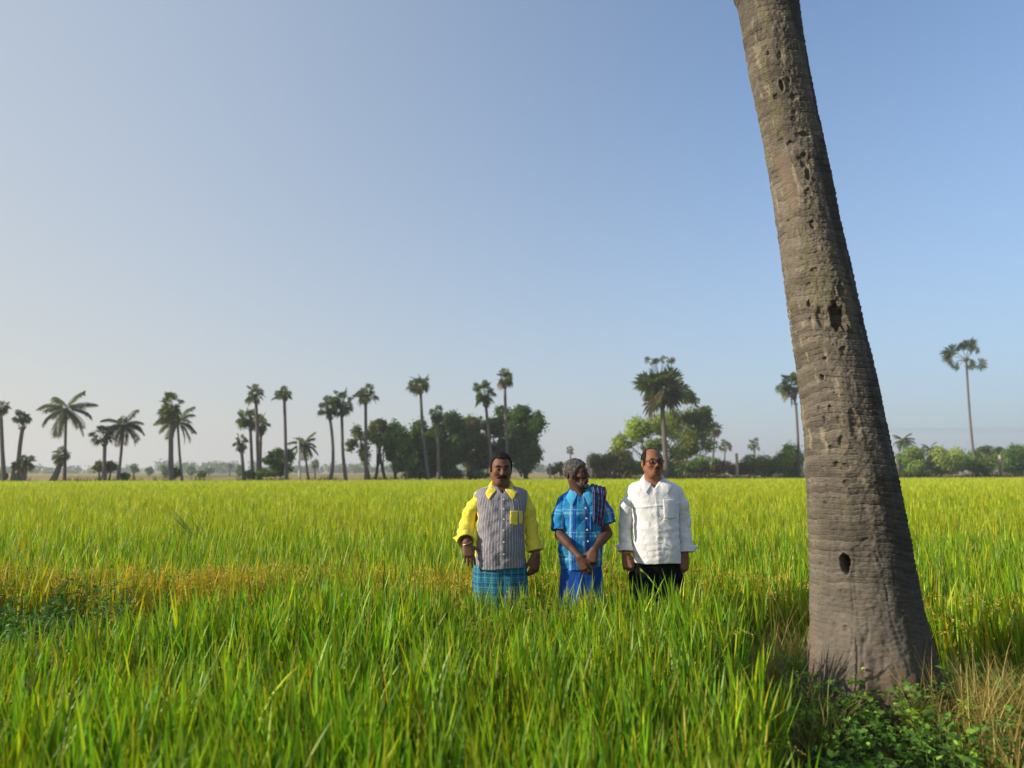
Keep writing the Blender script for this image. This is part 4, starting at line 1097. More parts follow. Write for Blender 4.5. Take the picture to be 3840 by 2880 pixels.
post(3750, 1706, "fence post near the right edge before dark shrubs", 14)
post(2064, 1738, "thin grey fence post right of the dark grove", 8)
def cable(pa, pb, da, db, sag, rad, label, name="overhead_wire", group=None):
    a = W(*pa, da); b = W(*pb, db); t = np.linspace(0, 1, 24)[:, None]
    P = a * (1 - t) + b * t; P[:, 2] -= sag * 4 * (t[:, 0] * (1 - t[:, 0]))
    off = P[0].copy(); mb = MB(); mb.tube(P - off, rad, 5, (0.05, 0.05, 0.05))
    o = mb.build(name, M_CABLE); o.location = off; tag(o, label, "wire", group)
cable((3300, 1690), (3760, 1722), edge_depth(3300) + .3, edge_depth(3750) + .3, 0.75, 0.02, "black cable sagging in front of the hedge right of the trunk", "fence_cable")
for i, (dy, w) in enumerate(((0, "upper"), (6, "middle"), (12, "lower"))):
    cable((3200, 1606 + dy), (4200, 1600 + dy * 1.4), 260, 250, 0.3, 0.022, f"{w} one of three faint overhead wires at the far right", group="overhead wires on the right")
# white utility pole
pd = edge_depth(1124) - 0.6; a = W(1126, 1797, pd); b = W(1119, 1636, pd)
root = empty("utility_pole", (a[0], pd, 0), "thin white concrete pole at the rice edge by the small coconut palm", "pole")
mb = MB(); mb.tube(np.array([[0, 0, -0.2], [0, 0, 0.3], [(b[0] - a[0]) * 0.5, 0, b[2] * 0.5], [b[0] - a[0], 0, b[2]]]), [0.13, 0.12, 0.105, 0.09], 12, (0.5, 0.47, 0.43))
mm = NT("pole_paint"); f = mm.noise(mm.obj(), 4.0, 4.0, 0.6)
mb.build("shaft", mm.done(mm.bsdf(mm.ramp(f, [(0.3, (0.42, 0.40, 0.37)), (0.7, (0.58, 0.56, 0.53))]), 0.8, 0.2)), root)
mb = MB(); mb.box((b[0] - a[0] - 0.45, -0.16, b[2] - 0.22), (b[0] - a[0] + 0.45, -0.09, b[2] - 0.15), (0.2, 0.19, 0.18))
mb.build("crossarm", M_WOOD, root, False)

# far woodland ----------------------------------------------------------------------
mb = MB(); rg = np.random.default_rng(77)
x = -900.0
while x < 900:
    d = rg.uniform(430, 640); w = rg.uniform(5, 16)
    h = rg.uniform(5.5, 10.5) * (0.8 + 0.35 * vnoise(x * 0.01, 0.5, 0, 95))
    for j in range(3):
        leaf_blob(mb, np.array([x + rg.normal(0, w * 0.5), d, h * rg.uniform(0.35, 0.6)]), np.array([w * 0.5, 4, h * 0.45]), 70, 2.2, GREEN_D * rg.uniform(0.8, 1.5), rg, 0.4)
    x += w * 0.62
o = mb.build("distant_woodland", M_LEAF); tag(o, "hazy blue green belt of far trees on the horizon", "woodland", kind="stuff")
# single far trees standing out on the open land
FT = [(500, 1757, 15, 16, 170, "hazy upright far tree right of the leaning coconut palm"), (558, 1763, 17, 14, 210, "hazy far tree in the gap between the left palms"), (620, 1765, 20, 22, 170, "hazy dark far tree touching the thick palmyra stem"), (716, 1763, 22, 16, 230, "hazy far tree with a flat top over the golden field"),
      (783, 1764, 22, 12, 260, "pale flat topped far tree over the golden field"), (895, 1765, 20, 20, 190, "hazy far tree left of the bright green scrub"), (860, 1745, 10, 9, 260, "tiny far tree on a thin stem left of the palm cluster")]
for X, Y, a, b, d, lab in FT:
    tree(lab, [(X, Y, a, b), (X + a * 0.4, Y + b * 0.4, a * 0.7, b * 0.7)], X, depth=d, col=GREEN_D * 1.3, dens=0.9, size=0.55, group="far trees on the open land", thick=0.25)
# ------------------------------------------------------------------ distance-field modelling for bodies and clothes
class Field:
    def __init__(self, lo, hi, h):
        self.h = h; self.lo = np.array(lo, float)
        self.n = np.ceil((np.array(hi) - self.lo) / h).astype(int) + 1
        self.x = (self.lo[0] + h * np.arange(self.n[0])).astype(np.float32)
        self.y = (self.lo[1] + h * np.arange(self.n[1])).astype(np.float32)
        self.z = (self.lo[2] + h * np.arange(self.n[2])).astype(np.float32)
        self.d = np.full(self.n, 1.0, np.float32)

    def sub(self, lo, hi):
        a = np.clip(np.floor((np.asarray(lo) - self.lo) / self.h).astype(int), 0, self.n)
        b = np.clip(np.ceil((np.asarray(hi) - self.lo) / self.h).astype(int) + 1, 0, self.n)
        s = tuple(slice(i, j) for i, j in zip(a, b))
        return s, self.x[s[0]][:, None, None], self.y[s[1]][None, :, None], self.z[s[2]][None, None, :]

    def op(self, fn, lo, hi, k=0.0, mode="add"):
        m = 0.03 + k
        s, x, y, z = self.sub(np.asarray(lo) - m, np.asarray(hi) + m)
        if min(sl.stop - sl.start for sl in s) <= 0: return
        e = fn(x, y, z).astype(np.float32); d = self.d[s]
        if mode == "add":
            if k > 0:
                t = np.clip(0.5 + 0.5 * (d - e) / k, 0, 1); self.d[s] = d * (1 - t) + e * t - k * t * (1 - t)
            else: self.d[s] = np.minimum(d, e)
        elif mode == "cut":
            e = -e
            if k > 0:
                t = np.clip(0.5 - 0.5 * (d - e) / k, 0, 1); self.d[s] = d * (1 - t) + e * t + k * t * (1 - t)
            else: self.d[s] = np.maximum(d, e)
        elif mode == "and": self.d[s] = np.maximum(d, e)

    def cone(self, a, b, ra, rb, k=0.0, mode="add"):
        a = np.asarray(a, float); b = np.asarray(b, float); ba = b - a; L = max((ba @ ba), 1e-9)
        def f(x, y, z):
            t = np.clip(((x - a[0]) * ba[0] + (y - a[1]) * ba[1] + (z - a[2]) * ba[2]) / L, 0, 1)
            return np.sqrt((x - a[0] - ba[0] * t) ** 2 + (y - a[1] - ba[1] * t) ** 2 + (z - a[2] - ba[2] * t) ** 2) - (ra + (rb - ra) * t)
        r = max(ra, rb)
        self.op(f, np.minimum(a, b) - r, np.maximum(a, b) + r, k, mode)

    def chain(self, pts, rad, k=0.0, mode="add"):
        for i in range(len(pts) - 1): self.cone(pts[i], pts[i + 1], rad[i], rad[i + 1], k, mode)

    def ell(self, c, r, rot=None, k=0.0, mode="add"):
        c = np.asarray(c, float); r = np.asarray(r, float); M = np.eye(3) if rot is None else np.asarray(rot)
        def f(x, y, z):
            px, py, pz = x - c[0], y - c[1], z - c[2]
            q = [M[0, i] * px + M[1, i] * py + M[2, i] * pz for i in range(3)]
            k0 = np.sqrt((q[0] / r[0]) ** 2 + (q[1] / r[1]) ** 2 + (q[2] / r[2]) ** 2)
            k1 = np.sqrt((q[0] / r[0] ** 2) ** 2 + (q[1] / r[1] ** 2) ** 2 + (q[2] / r[2] ** 2) ** 2)
            return k0 * (k0 - 1) / (k1 + 1e-9)
        m = r.max()
        self.op(f, c - m, c + m, k, mode)

    def mesh(self):
        d = self.d; h = self.h
        ins = d < 0
        c = np.zeros(tuple(self.n - 1), np.uint8)
        for a in (0, 1):
            for b in (0, 1):
                for e in (0, 1):
                    c += ins[a:self.n[0] - 1 + a, b:self.n[1] - 1 + b, e:self.n[2] - 1 + e]
        act = (c > 0) & (c < 8)
        idx = np.argwhere(act)
        num = np.full(act.shape, -1, np.int32); num[act] = np.arange(len(idx))
        P = np.zeros((len(idx), 3)); W_ = np.zeros(len(idx))
        cor = np.array([(a, b, e) for a in (0, 1) for b in (0, 1) for e in (0, 1)])
        dv = {tuple(q): d[idx[:, 0] + q[0], idx[:, 1] + q[1], idx[:, 2] + q[2]] for q in cor}
        for q in cor:
            for ax in range(3):
                if q[ax]: continue
                r = q.copy(); r[ax] = 1
                d0 = dv[tuple(q)]; d1 = dv[tuple(r)]
                m = (d0 < 0) != (d1 < 0)
                t = np.where(m, d0 / np.where(m, d0 - d1, 1), 0)
                p = q[None] + 0.0 * t[:, None]; p = p.astype(float); p[:, ax] = t
                P += p * m[:, None]; W_ += m
        V = self.lo + (idx + P / W_[:, None]) * h
        Q = []
        for ax in range(3):
            o1, o2 = [(1, 2), (2, 0), (0, 1)][ax]
            sl0 = [slice(None)] * 3; sl1 = [slice(None)] * 3
            sl0[ax] = slice(0, -1); sl1[ax] = slice(1, None)
            sg = ins[tuple(sl0)] != ins[tuple(sl1)]
            e = np.argwhere(sg)
            e = e[(e[:, o1] > 0) & (e[:, o2] > 0) & (e[:, o1] < self.n[o1] - 1) & (e[:, o2] < self.n[o2] - 1)]
            if not len(e): continue
            def cell(a, b):
                q = e.copy(); q[:, o1] -= a; q[:, o2] -= b
                return num[q[:, 0], q[:, 1], q[:, 2]]
            quad = np.stack([cell(1, 1), cell(0, 1), cell(0, 0), cell(1, 0)], 1)
            fl = ins[e[:, 0], e[:, 1], e[:, 2]]
            quad[~fl] = quad[~fl][:, ::-1]
            Q.append(quad)
        Q = np.concatenate(Q)
        return V, Q


def relax(V, Q, n=1, f=0.5):
    for _ in range(n):
        S = np.zeros_like(V); C = np.zeros(len(V))
        for i in range(4):
            a = Q[:, i]; b = Q[:, (i + 1) % 4]
            np.add.at(S, a, V[b]); np.add.at(C, a, 1); np.add.at(S, b, V[a]); np.add.at(C, b, 1)
        V = V + f * (S / np.maximum(C, 1)[:, None] - V)
    return V


def rotm(yaw=0, pitch=0, roll=0):
    """head axes in columns; yaw > 0 turns the face (which looks along -y) towards +x"""
    a = Matrix.Rotation(yaw, 3, "Z") @ Matrix.Rotation(pitch, 3, "X") @ Matrix.Rotation(roll, 3, "Y")
    return np.array(a)


class Head:
    """places head-local points (face along -y, metres) in the figure's frame"""
    def __init__(self, c, yaw=0, pitch=0, roll=0, s=1.0, sx=1.0):
        self.c = np.asarray(c, float); self.M = rotm(yaw, pitch, roll); self.s = s; self.sx = sx

    def p(self, *q):
        q = np.array(q, float) * self.s; q[0] *= self.sx
        return self.c + self.M @ q

    def local(self, V):
        q = (V - self.c) @ self.M / self.s
        q[:, 0] /= self.sx
        return q

    def ell(self, F, c, r, k=0.0, mode="add", tilt=0.0):
        M = self.M @ rotm(0, tilt, 0)
        r = np.array(r) * self.s; r[0] *= self.sx
        F.ell(self.p(*c), r, M, k * self.s, mode)

    def cone(self, F, a, b, ra, rb, k=0.0, mode="add"):
        F.cone(self.p(*a), self.p(*b), ra * self.s, rb * self.s, k * self.s, mode)


def head_sdf(F, H, thin=0.0, jaw=1.0):
    e, c = H.ell, H.cone
    e(F, (0, .016, .030), (.0735, .092, .082))
    e(F, (0, -.020, .012), (.066, .070, .080), .02)
    e(F, (0, -.030, -.045), (.0545 * jaw, .058, .066), .025)
    e(F, (0, -.060, -.094), (.027 * jaw, .024, .022), .025)            # chin
    for s in (-1, 1):
        c(F, (s * .056 * jaw, .006, -.045), (s * .024 * jaw, -.056, -.094), .016, .014, .028)   # jaw line
        e(F, (s * .043, -.062, -.022), (.020, .020, .017 + .004 * (1 - thin)), .018)  # cheek bone
        if thin: e(F, (s * .050, -.046, -.055), (.011, .020, .020), .018, "cut")    # hollow cheek
        c(F, (s * .010, -.086, .022), (s * .040, -.072, .022), .009, .009, .014)   # brow ridge
        e(F, (s * .031, -.093, .001), (.0175, .016, .0125), .010, "cut")             # eye socket
        e(F, (s * .031, -.0735, .001), (.014, .0125, .0115), .004)                   # lids over the eyeball
    c(F, (0, -.086, .014), (0, -.104, -.024), .0085, .0120, .010)                    # nose
    e(F, (0, -.106, -.029), (.0115, .0115, .0095), .006)
    for s in (-1, 1):
        e(F, (s * .0125, -.096, -.032), (.0085, .0115, .0075), .005)
        c(F, (s * .018, -.088, -.038), (s * .028, -.079, -.064), .003, .003, .010, "cut")
    e(F, (0, -.084, -.062), (.025, .017, .017), .012)                                  # mouth mound
    c(F, (-.018, -.094, -.060), (.018, -.094, -.060), .0052, .0052, .004)
    c(F, (-.015, -.0945, -.070), (.015, -.0945, -.070), .0062, .0062, .004)
    c(F, (-.024, -.099, -.0652), (.024, -.099, -.0652), .0018, .0018, .002, "cut")
    for s in (-1, 1):                                                                  # ears
        e(F, (s * .0775, .008, -.006), (.0090, .0195, .0315), .006, tilt=-.15)
        e(F, (s * .0865, .003, -.002), (.0065, .0105, .0190), .004, "cut", tilt=-.15)
        e(F, (s * .074, -.002, -.036), (.0070, .0085, .0090), .005)


def hand_sdf(F, wrist, d, n, s, size=1.0, curl=(.35, .4, .45, .5), spread=1.0, thumb=(.55, .35), thumb_up=0.15):
    """palm, four unequal fingers and a thumb. d: towards the fingers, n: the way the palm faces, s: thumb side"""
    d = np.asarray(d, float); d /= np.linalg.norm(d)
    n = np.asarray(n, float); n -= d * (n @ d); n /= np.linalg.norm(n)
    sv = np.cross(d, n); s = sv if sv @ np.asarray(s, float) > 0 else -sv
    w = np.asarray(wrist, float); S = size
    P = lambda a, b, c: w + S * (a * d + b * s + c * n)
    for b, r in ((.026, .0125), (.008, .0135), (-.010, .013), (-.026, .0115)):
        F.cone(P(.004, b * .55, 0), P(.088 - abs(b - .008) * .25, b, 0), .0155 * S, r * S, .012 * S)
    F.cone(P(.015, .018, .004), P(.05, .034, .010), .016 * S, .0145 * S, .012 * S)      # thumb mount
    F.cone(P(.02, -.02, .004), P(.06, -.027, .006), .014 * S, .011 * S, .012 * S)
    tips = []
    for i, (b, L, r) in enumerate(((.031, .074, .0088), (.0105, .082, .0090), (-.0105, .076, .0086), (-.0305, .060, .0076))):
        c = curl[i]; ang = 0.10; p = P(.088 - abs(b - .008) * .25, b, 0); sp = (b - .0) * 1.6 * spread
        pts = [p]
        for f, dc in ((.46, .8), (.31, 1.2), (.23, .9)):
            ang += c * dc
            dirv = np.cos(ang) * d + np.sin(ang) * n + sp * s * (1 if ang < 1.0 else .3)
            dirv /= np.linalg.norm(dirv); p = p + dirv * L * f * S * 1.02; pts.append(p)
        F.chain(pts, [r * 1.10 * S, r * S, r * .93 * S, r * .78 * S], .004 * S)
        tips.append(p)
    t0 = P(.030, .030, .008); a, b2 = thumb
    d1 = np.cos(a) * d + np.sin(a) * s + thumb_up * n; d1 /= np.linalg.norm(d1)
    t1 = t0 + d1 * .040 * S
    d2 = np.cos(b2) * d + np.sin(b2) * s + (thumb_up + .15) * n; d2 /= np.linalg.norm(d2)
    t2 = t1 + d2 * .034 * S; t3 = t2 + d2 * .022 * S
    F.chain([t0, t1, t2, t3], [.0145 * S, .0112 * S, .0102 * S, .0085 * S], .006 * S)
    return tips, (t1, t2, t3)


def stations(rows, depth, org):
    """rows of (Y, Xleft, Xright, half depth, y centre) px -> z, cx, rx, ry, cy in the figure's frame"""
    out = []
    for Y, a, b, ry, cy in rows:
        A = W(a, Y, depth) - org; B = W(b, Y, depth) - org
        out.append(((A[2] + B[2]) / 2, (A[0] + B[0]) / 2, (B[0] - A[0]) / 2, ry, cy))
    return np.array(sorted(out))


def torso_fn(st, off=0.0, pw=2.4, wr=None):
    def f(x, y, z):
        zz = z.ravel()
        g = [np.interp(zz, st[:, 0], st[:, i])[None, None, :] for i in range(1, 5)]
        cx, rx, ry, cy = g
        rx = rx + off; ry = ry + off
        k0 = ((np.abs(x - cx) / rx) ** pw + (np.abs(y - cy) / ry) ** pw) ** (1 / pw)
        d = (k0 - 1) * np.minimum(rx, ry) * 0.9
        d = np.maximum(d, z - st[-1, 0] - off); d = np.maximum(d, st[0, 0] - z)
        if wr is not None: d = d + wr(x, y, z)
        return d
    return f


# ------------------------------------------------------------------ cloth and skin materials
def skin_mat(name, rough=0.55, spec=0.22):
    m = NT(name)
    a = m.attr("col").outputs["Color"]; o = m.obj()
    f = m.noise(o, 55.0, 4.0, 0.6); g = m.noise(o, 320.0, 3.0, 0.6)
    c = m.mix(m.math("MULTIPLY", f, 0.45), a, m.mix(1.0, a, (0.55, 0.48, 0.45), "MULTIPLY"))
    return m.done(m.bsdf(c, rough, spec, m.bump(g, 0.25, 0.002, m.bump(f, 0.3, 0.004)), **{"Subsurface Weight": 0.0, "Subsurface Radius": (0.012, 0.005, 0.003)}))


def uvw(m):
    v = m.attr("cloth").outputs["Vector"]; x = m.n("ShaderNodeSeparateXYZ"); m.l(v, x.inputs[0])
    return v, x.outputs[0], x.outputs[1]


def cloth_bump(m, scale=14.0, strength=0.55, dist=0.02, stretch=(1, 1, 1)):
    o = m.scale(m.obj(), stretch)
    w = m.noise(o, scale, 5.0, 0.55, 0.8); fine = m.noise(m.obj(), 480.0, 2.0, 0.5)
    cre = m.noise(o, scale * 2.6, 4.0, 0.6, 1.5)
    rg_ = m.math("POWER", m.math("SUBTRACT", 1.0, m.math("ABSOLUTE", m.math("MULTIPLY", m.math("SUBTRACT", m.noise(o, scale * 0.85, 3.0, 0.5, 1.2), 0.5), 5.0)), clamp=True), 2.0)
    return m.bump(fine, 0.25, 0.0012, m.bump(rg_, min(1.0, strength * 0.7), 0.006,  m.bump(cre, strength * 0.7, dist * 0.35, m.bump(w, strength, dist))))


def stripes(m, u, period, lo, hi, phase=0.0):
    """1 where fract(u / period) lies between lo and hi, soft edged"""
    f = m.math("FRACT", m.math("ADD", m.math("DIVIDE", u, period), phase))
    return m.math("MULTIPLY", m.math("GREATER_THAN", f, lo), m.math("LESS_THAN", f, hi))


def band(m, u, a, b):
    return m.math("MULTIPLY", m.math("GREATER_THAN", u, a), m.math("LESS_THAN", u, b))


def plain_cloth(name, c, rough=0.85, scale=14.0, strength=0.55, dist=0.02, spec=0.15, sheen=0.12):
    m = NT(name)
    f = m.noise(m.obj(), 26.0, 4.0, 0.6)
    cc = m.mix(m.math("MULTIPLY", f, 0.25), (*c, 1), tuple(x * 0.82 for x in c))
    return m.done(m.bsdf(cc, rough, spec, cloth_bump(m, scale, strength, dist), **{"Sheen Weight": sheen}))


def fold_noise(amp, sx, sy, sz, seed):
    return lambda x, y, z: amp * (fbm(x * sx, y * sy, z * sz, seed, 2))


def shirt_part(name, F, mat, parent, cloth=None, n=1, col=None):
    V, Q = F.mesh(); V = relax(V, Q, n, 0.5)
    me = np_mesh(name, V, Q, None, col(V) if callable(col) else col, cloth(V) if cloth else None)
    return link(name, me, mat, parent)


def sleeve_cloth(pts):
    pts = np.asarray(pts)
    def f(V):
        best = np.full(len(V), 9.0); v = np.zeros(len(V)); u = np.zeros(len(V)); acc = 0
        for i in range(len(pts) - 1):
            a, b = pts[i], pts[i + 1]; ba = b - a; L = np.linalg.norm(ba); d = ba / L
            t = np.clip((V - a) @ d, 0, L); q = V - a - t[:, None] * d; r = np.linalg.norm(q, axis=1)
            s = np.cross(d, [0, 1.0, 0]); s /= np.linalg.norm(s); w = np.cross(s, d)
            uu = np.arctan2(q @ s, -(q @ w)) * 0.055
            m = r < best
            best[m] = r[m]; v[m] = (acc + t)[m]; u[m] = uu[m]; acc += L
        return np.stack([u, v, best], 1)
    return f


def sleeve(name, pts, rad, mat, parent, seed, amp=0.007, elbow=None, flat=None, hollow=True, h=0.005, folds=1.0):
    """tapered cloth tube along pts; open at the far end"""
    pts = [np.asarray(p, float) for p in pts]; R_ = max(rad)
    lo = np.min(pts, 0) - R_ - 0.03; hi = np.max(pts, 0) + R_ + 0.03
    F = Field(lo, hi, h)
    F.chain(pts, rad, 0.02)
    s, x, y, z = F.sub(lo, hi)
    F.d[s] += amp * fbm(x * 16, y * 16, z * 26, seed, 2) + amp * 0.7 * np.sin((z * 85 + 45 * x - 30 * y) + 5 * vnoise(x * 8, y * 8, z * 9, seed + 3)) * folds * np.clip(vnoise(x * 11, y * 11, z * 9, seed + 5) + 0.05, 0, 1)
    # sharp creases across the tube, strongest at the bend
    el_ = pts[len(pts) // 2]; dd_ = pts[-1] - pts[0]; dd_ = dd_ / np.linalg.norm(dd_)
    ax_ = (x - el_[0]) * dd_[0] + (y - el_[1]) * dd_[1] + (z - el_[2]) * dd_[2]
    pz = ax_ * 62 + (x - el_[0]) * 22 - (y - el_[1]) * 14 + 1.8 * vnoise(x * 14, y * 14, z * 14, seed + 7)
    F.d[s] += folds * amp * 1.5 * (np.abs(np.sin(pz)) ** 0.6 - 0.75) * np.clip(vnoise(x * 10, y * 10, z * 8, seed + 8) + 0.25, 0, 1) * (0.35 + 0.65 * np.exp(-(ax_ / 0.09) ** 2)) * -1
    # square off and hollow the open end
    e = pts[-1]; d = pts[-1] - pts[-2]; d /= np.linalg.norm(d)
    F.op(lambda x, y, z: (x - e[0]) * d[0] + (y - e[1]) * d[1] + (z - e[2]) * d[2], lo, hi, 0, "and")
    if hollow: F.cone(e - d * 0.02, e + d * 0.08, rad[-1] - 0.010, rad[-1] - 0.006, 0, "cut")
    return shirt_part(name, F, mat, parent, sleeve_cloth(pts), 1)


def cuff(name, a, b, ra, rb, mat, parent, seed, flare=None, h=0.0035):
    """turned back cuff: a thick open ring of cloth, with an optional pointed corner"""
    a = np.asarray(a, float); b = np.asarray(b, float); d = (b - a) / np.linalg.norm(b - a)
    lo = np.minimum(a, b) - max(ra, rb) - 0.08; hi = np.maximum(a, b) + max(ra, rb) + 0.08
    F = Field(lo, hi, h)
    F.cone(a, b, ra, rb)
    if flare is not None:
        for f, tip, r in flare: F.cone(np.asarray(f, float), np.asarray(tip, float), r, 0.006, 0.02)
    s, x, y, z = F.sub(lo, hi)
    F.d[s] += 0.003 * fbm(x * 34, y * 34, z * 34, seed, 2)
    for e, sg in ((a, -1), (b, 1)):
        F.op(lambda x, y, z: sg * ((x - e[0]) * d[0] + (y - e[1]) * d[1] + (z - e[2]) * d[2]), lo, hi, 0, "and")
    F.cone(a - d * 0.1, b + d * 0.1, ra - 0.009, rb - 0.007, 0, "cut")
    return shirt_part(name, F, mat, parent, lambda V: V * 1.0, 1)


def collar(name, c, zV, zb, rx, ry, V_x, mat, parent, leaf=0.045, tip=(0.035, 0.062), stand=0.03, gap=0.42, yaw=0.0, st=None):
    """folded shirt collar round the neck: stand, fold and pointed leaf"""
    n = 56; ph = np.linspace(-np.pi + gap, np.pi - gap, n)
    f = (1 - np.cos(ph)) / 2                     # 0 at the back, 1 at the front
    fe = np.clip((np.abs(ph) - 1.7) / (np.pi - gap - 1.7), 0, 1) ** 1.6
    dirx, diry = np.sin(ph + yaw), np.cos(ph + yaw)
    zbase = zb + (zV - zb) * f ** 1.25
    pr = lambda rr_, zz_: np.stack([c[0] + dirx * (rx + rr_), c[1] + diry * (ry + rr_), zz_], 1)
    sd_ = stand * (1 - 0.35 * f)
    sgn = np.sign(ph)
    rows = [pr(0.004, zbase - 0.006), pr(-0.004, zbase + sd_ * 0.6), pr(-0.002, zbase + sd_), pr(0.004, zbase + sd_ + 0.004), pr(0.011, zbase + sd_ * 0.8)]
    edge = pr(0.018 + leaf * 0.42 * (1 - fe), zbase + sd_ - leaf * (1 - 0.1 * fe) - fe * tip[1] * 0.55)
    side = np.stack([np.cos(yaw) * sgn, -np.sin(yaw) * sgn, 0 * sgn], 1)
    edge += side * (fe * tip[0])[:, None]
    mid = (rows[-1] + edge) / 2 + np.stack([dirx, diry, 0 * dirx], 1) * 0.005
    rows += [mid, edge]
    V = np.stack(rows, 1); m_ = V.shape[1]
    if st is not None:                            # the leaf lies on the shirt, not in it
        for a_ in range(n):
            for b_ in (4, 5, 6):
                x_, y_, z_ = V[a_, b_]
                if y_ < c[1] - 0.01 and z_ < st[-1, 0]:
                    V[a_, b_, 1] = min(y_, front_y(st, x_, z_) - 0.010)
    i = np.arange(n - 1)[:, None] * m_; j = np.arange(m_ - 1)[None]
    q = np.stack([i + j, i + j + 1, i + m_ + j + 1, i + m_ + j], -1).reshape(-1, 4)
    VV = V.reshape(-1, 3)
    uv = np.stack([np.repeat(ph * 0.07, m_), VV[:, 2], VV[:, 1]], 1)
    o = link(name, np_mesh(name, VV, q, None, None, uv), mat, parent)
    md = o.modifiers.new("thick", "SOLIDIFY"); md.thickness = 0.003; md.offset = 0
    ss = o.modifiers.new("smooth", "SUBSURF"); ss.levels = 1; ss.render_levels = 1
    return o


def disc(name, c, n, r, t, mat, parent):
    bm = bmesh.new()
    bmesh.ops.create_cone(bm, cap_ends=True, segments=14, radius1=r, radius2=r * 0.85, depth=t)
    q = Vector(n).to_track_quat("Z", "Y")
    for v in bm.verts: v.co = q @ v.co + Vector(c)
    me = bpy.data.meshes.new(name); bm.to_mesh(me); bm.free()
    return link(name, me, mat, parent)


def ring(name, c, axis, r, t, mat, parent, sq=1.0):
    axis = np.asarray(axis, float); axis /= np.linalg.norm(axis)
    u = np.cross(axis, [0, 1.0, 0.2]); u /= np.linalg.norm(u); w = np.cross(axis, u)
    a = np.linspace(0, 2 * np.pi, 33)
    mb = MB(); mb.tube(np.asarray(c) + r * (np.cos(a)[:, None] * u + sq * np.sin(a)[:, None] * w), t, 8, (0.5, 0.5, 0.5), False)
    return mb.build(name, mat, parent)


def front_y(F_st, x, z, pw=2.4):
    cx, rx, ry, cy = [np.interp(z, F_st[:, 0], F_st[:, i]) for i in range(1, 5)]
    return cy - ry * max(0.0, 1 - (abs(x - cx) / rx) ** pw) ** (1 / pw)


def patch(name, st, x0, x1, z0, z1, mat, parent, off=0.004, shape=None, nx=10, nz=12):
    """a pocket lying on the front of a shirt"""
    V = []
    for j in range(nz + 1):
        for i in range(nx + 1):
            u, v = i / nx, j / nz
            x = x0 + (x1 - x0) * u; zlo = z0 + (shape(u) if shape else 0); z = zlo + (z1 - zlo) * v
            V.append((x, front_y(st, x, z) - off, z))
    q = [(j * (nx + 1) + i, j * (nx + 1) + i + 1, (j + 1) * (nx + 1) + i + 1, (j + 1) * (nx + 1) + i) for j in range(nz) for i in range(nx)]
    V = np.array(V)
    o = link(name, np_mesh(name, V, q, None, None, np.stack([V[:, 0], V[:, 2], V[:, 1]], 1)), mat, parent)
    md = o.modifiers.new("thick", "SOLIDIFY"); md.thickness = 0.004; md.offset = 0
    return o
# ------------------------------------------------------------------ the three men
PD = 5.1
M_SKIN = skin_mat("skin")
mm = NT("hair"); f = mm.noise(mm.scale(mm.obj(), (1, 1, .35)), 240.0, 4.0, 0.7)
M_HAIR = mm.done(mm.bsdf(mm.mix(f, (0.004, 0.0035, 0.0035), (0.012, 0.010, 0.009)), 0.65, 0.18, mm.bump(f, 0.9, 0.006)))
mm = NT("grey_hair"); f = mm.noise(mm.scale(mm.obj(), (1, 1, .5)), 75.0, 6.0, 0.8, 1.2)
M_GREY = mm.done(mm.bsdf(mm.ramp(f, [(0.38, (0.012, 0.011, 0.011)), (0.52, (0.07, 0.064, 0.060)), (0.68, (0.32, 0.30, 0.275))]), 0.6, 0.3, mm.bump(f, 1.0, 0.008)))
mm = NT("white_beard"); f = mm.noise(mm.obj(), 260.0, 5.0, 0.75)
M_BEARD = mm.done(mm.bsdf(mm.ramp(f, [(0.38, (0.06, 0.040, 0.030)), (0.52, (0.20, 0.17, 0.145)), (0.68, (0.46, 0.43, 0.39))]), 0.7, 0.25, mm.bump(f, 1.0, 0.006)))
mm = NT("eyeball")
v = mm.attr("cloth").outputs["Vector"]; sx_ = mm.n("ShaderNodeSeparateXYZ"); mm.l(v, sx_.inputs[0])
M_EYE = mm.done(mm.bsdf(mm.ramp(sx_.outputs[0], [(0.60, (0.006, 0.004, 0.003)), (0.68, (0.30, 0.24, 0.20))]), 0.3, 0.25))
M_BTN = plain_cloth("button", (0.75, 0.74, 0.70), 0.4, 30, 0.05, 0.001)


def eyes(H, parent, look=(0, 0)):
    for s in (-1, 1):
        bm = bmesh.new(); bmesh.ops.create_uvsphere(bm, u_segments=16, v_segments=12, radius=0.0118 * H.s)
        me = bpy.data.meshes.new("eye"); bm.to_mesh(me); bm.free()
        co = np.array([v.co for v in me.vertices]); ax = np.array([look[0], -1, look[1]]); ax = ax / np.linalg.norm(ax)
        nrm = co / np.linalg.norm(co, axis=1)[:, None]
        a = me.attributes.new("cloth", "FLOAT_VECTOR", "POINT")
        val = np.zeros((len(co), 3), np.float32); val[:, 0] = np.arccos(np.clip(nrm @ ax, -1, 1)); a.data.foreach_set("vector", val.ravel())
        P = co @ H.M.T + H.p(s * .031, -.0765, .001)
        me.vertices.foreach_set("co", P.astype(np.float32).ravel())
        me.polygons.foreach_set("use_smooth", np.ones(len(me.polygons), bool))
        link("eye", me, M_EYE, parent)
        # upper lid shadow line is real: the lid folds over the ball
        F = Field(H.p(s * .031, -.08, .004) - .03, H.p(s * .031, -.08, .004) + .03, .0022)
        H.ell(F, (s * .031, -.0760, .0005), (.0150, .0140, .0130)); H.ell(F, (s * .031, -.0765, -.0095), (.022, .022, .0120), 0, "cut")
        Vv, Qv = F.mesh(); yield Vv, Qv


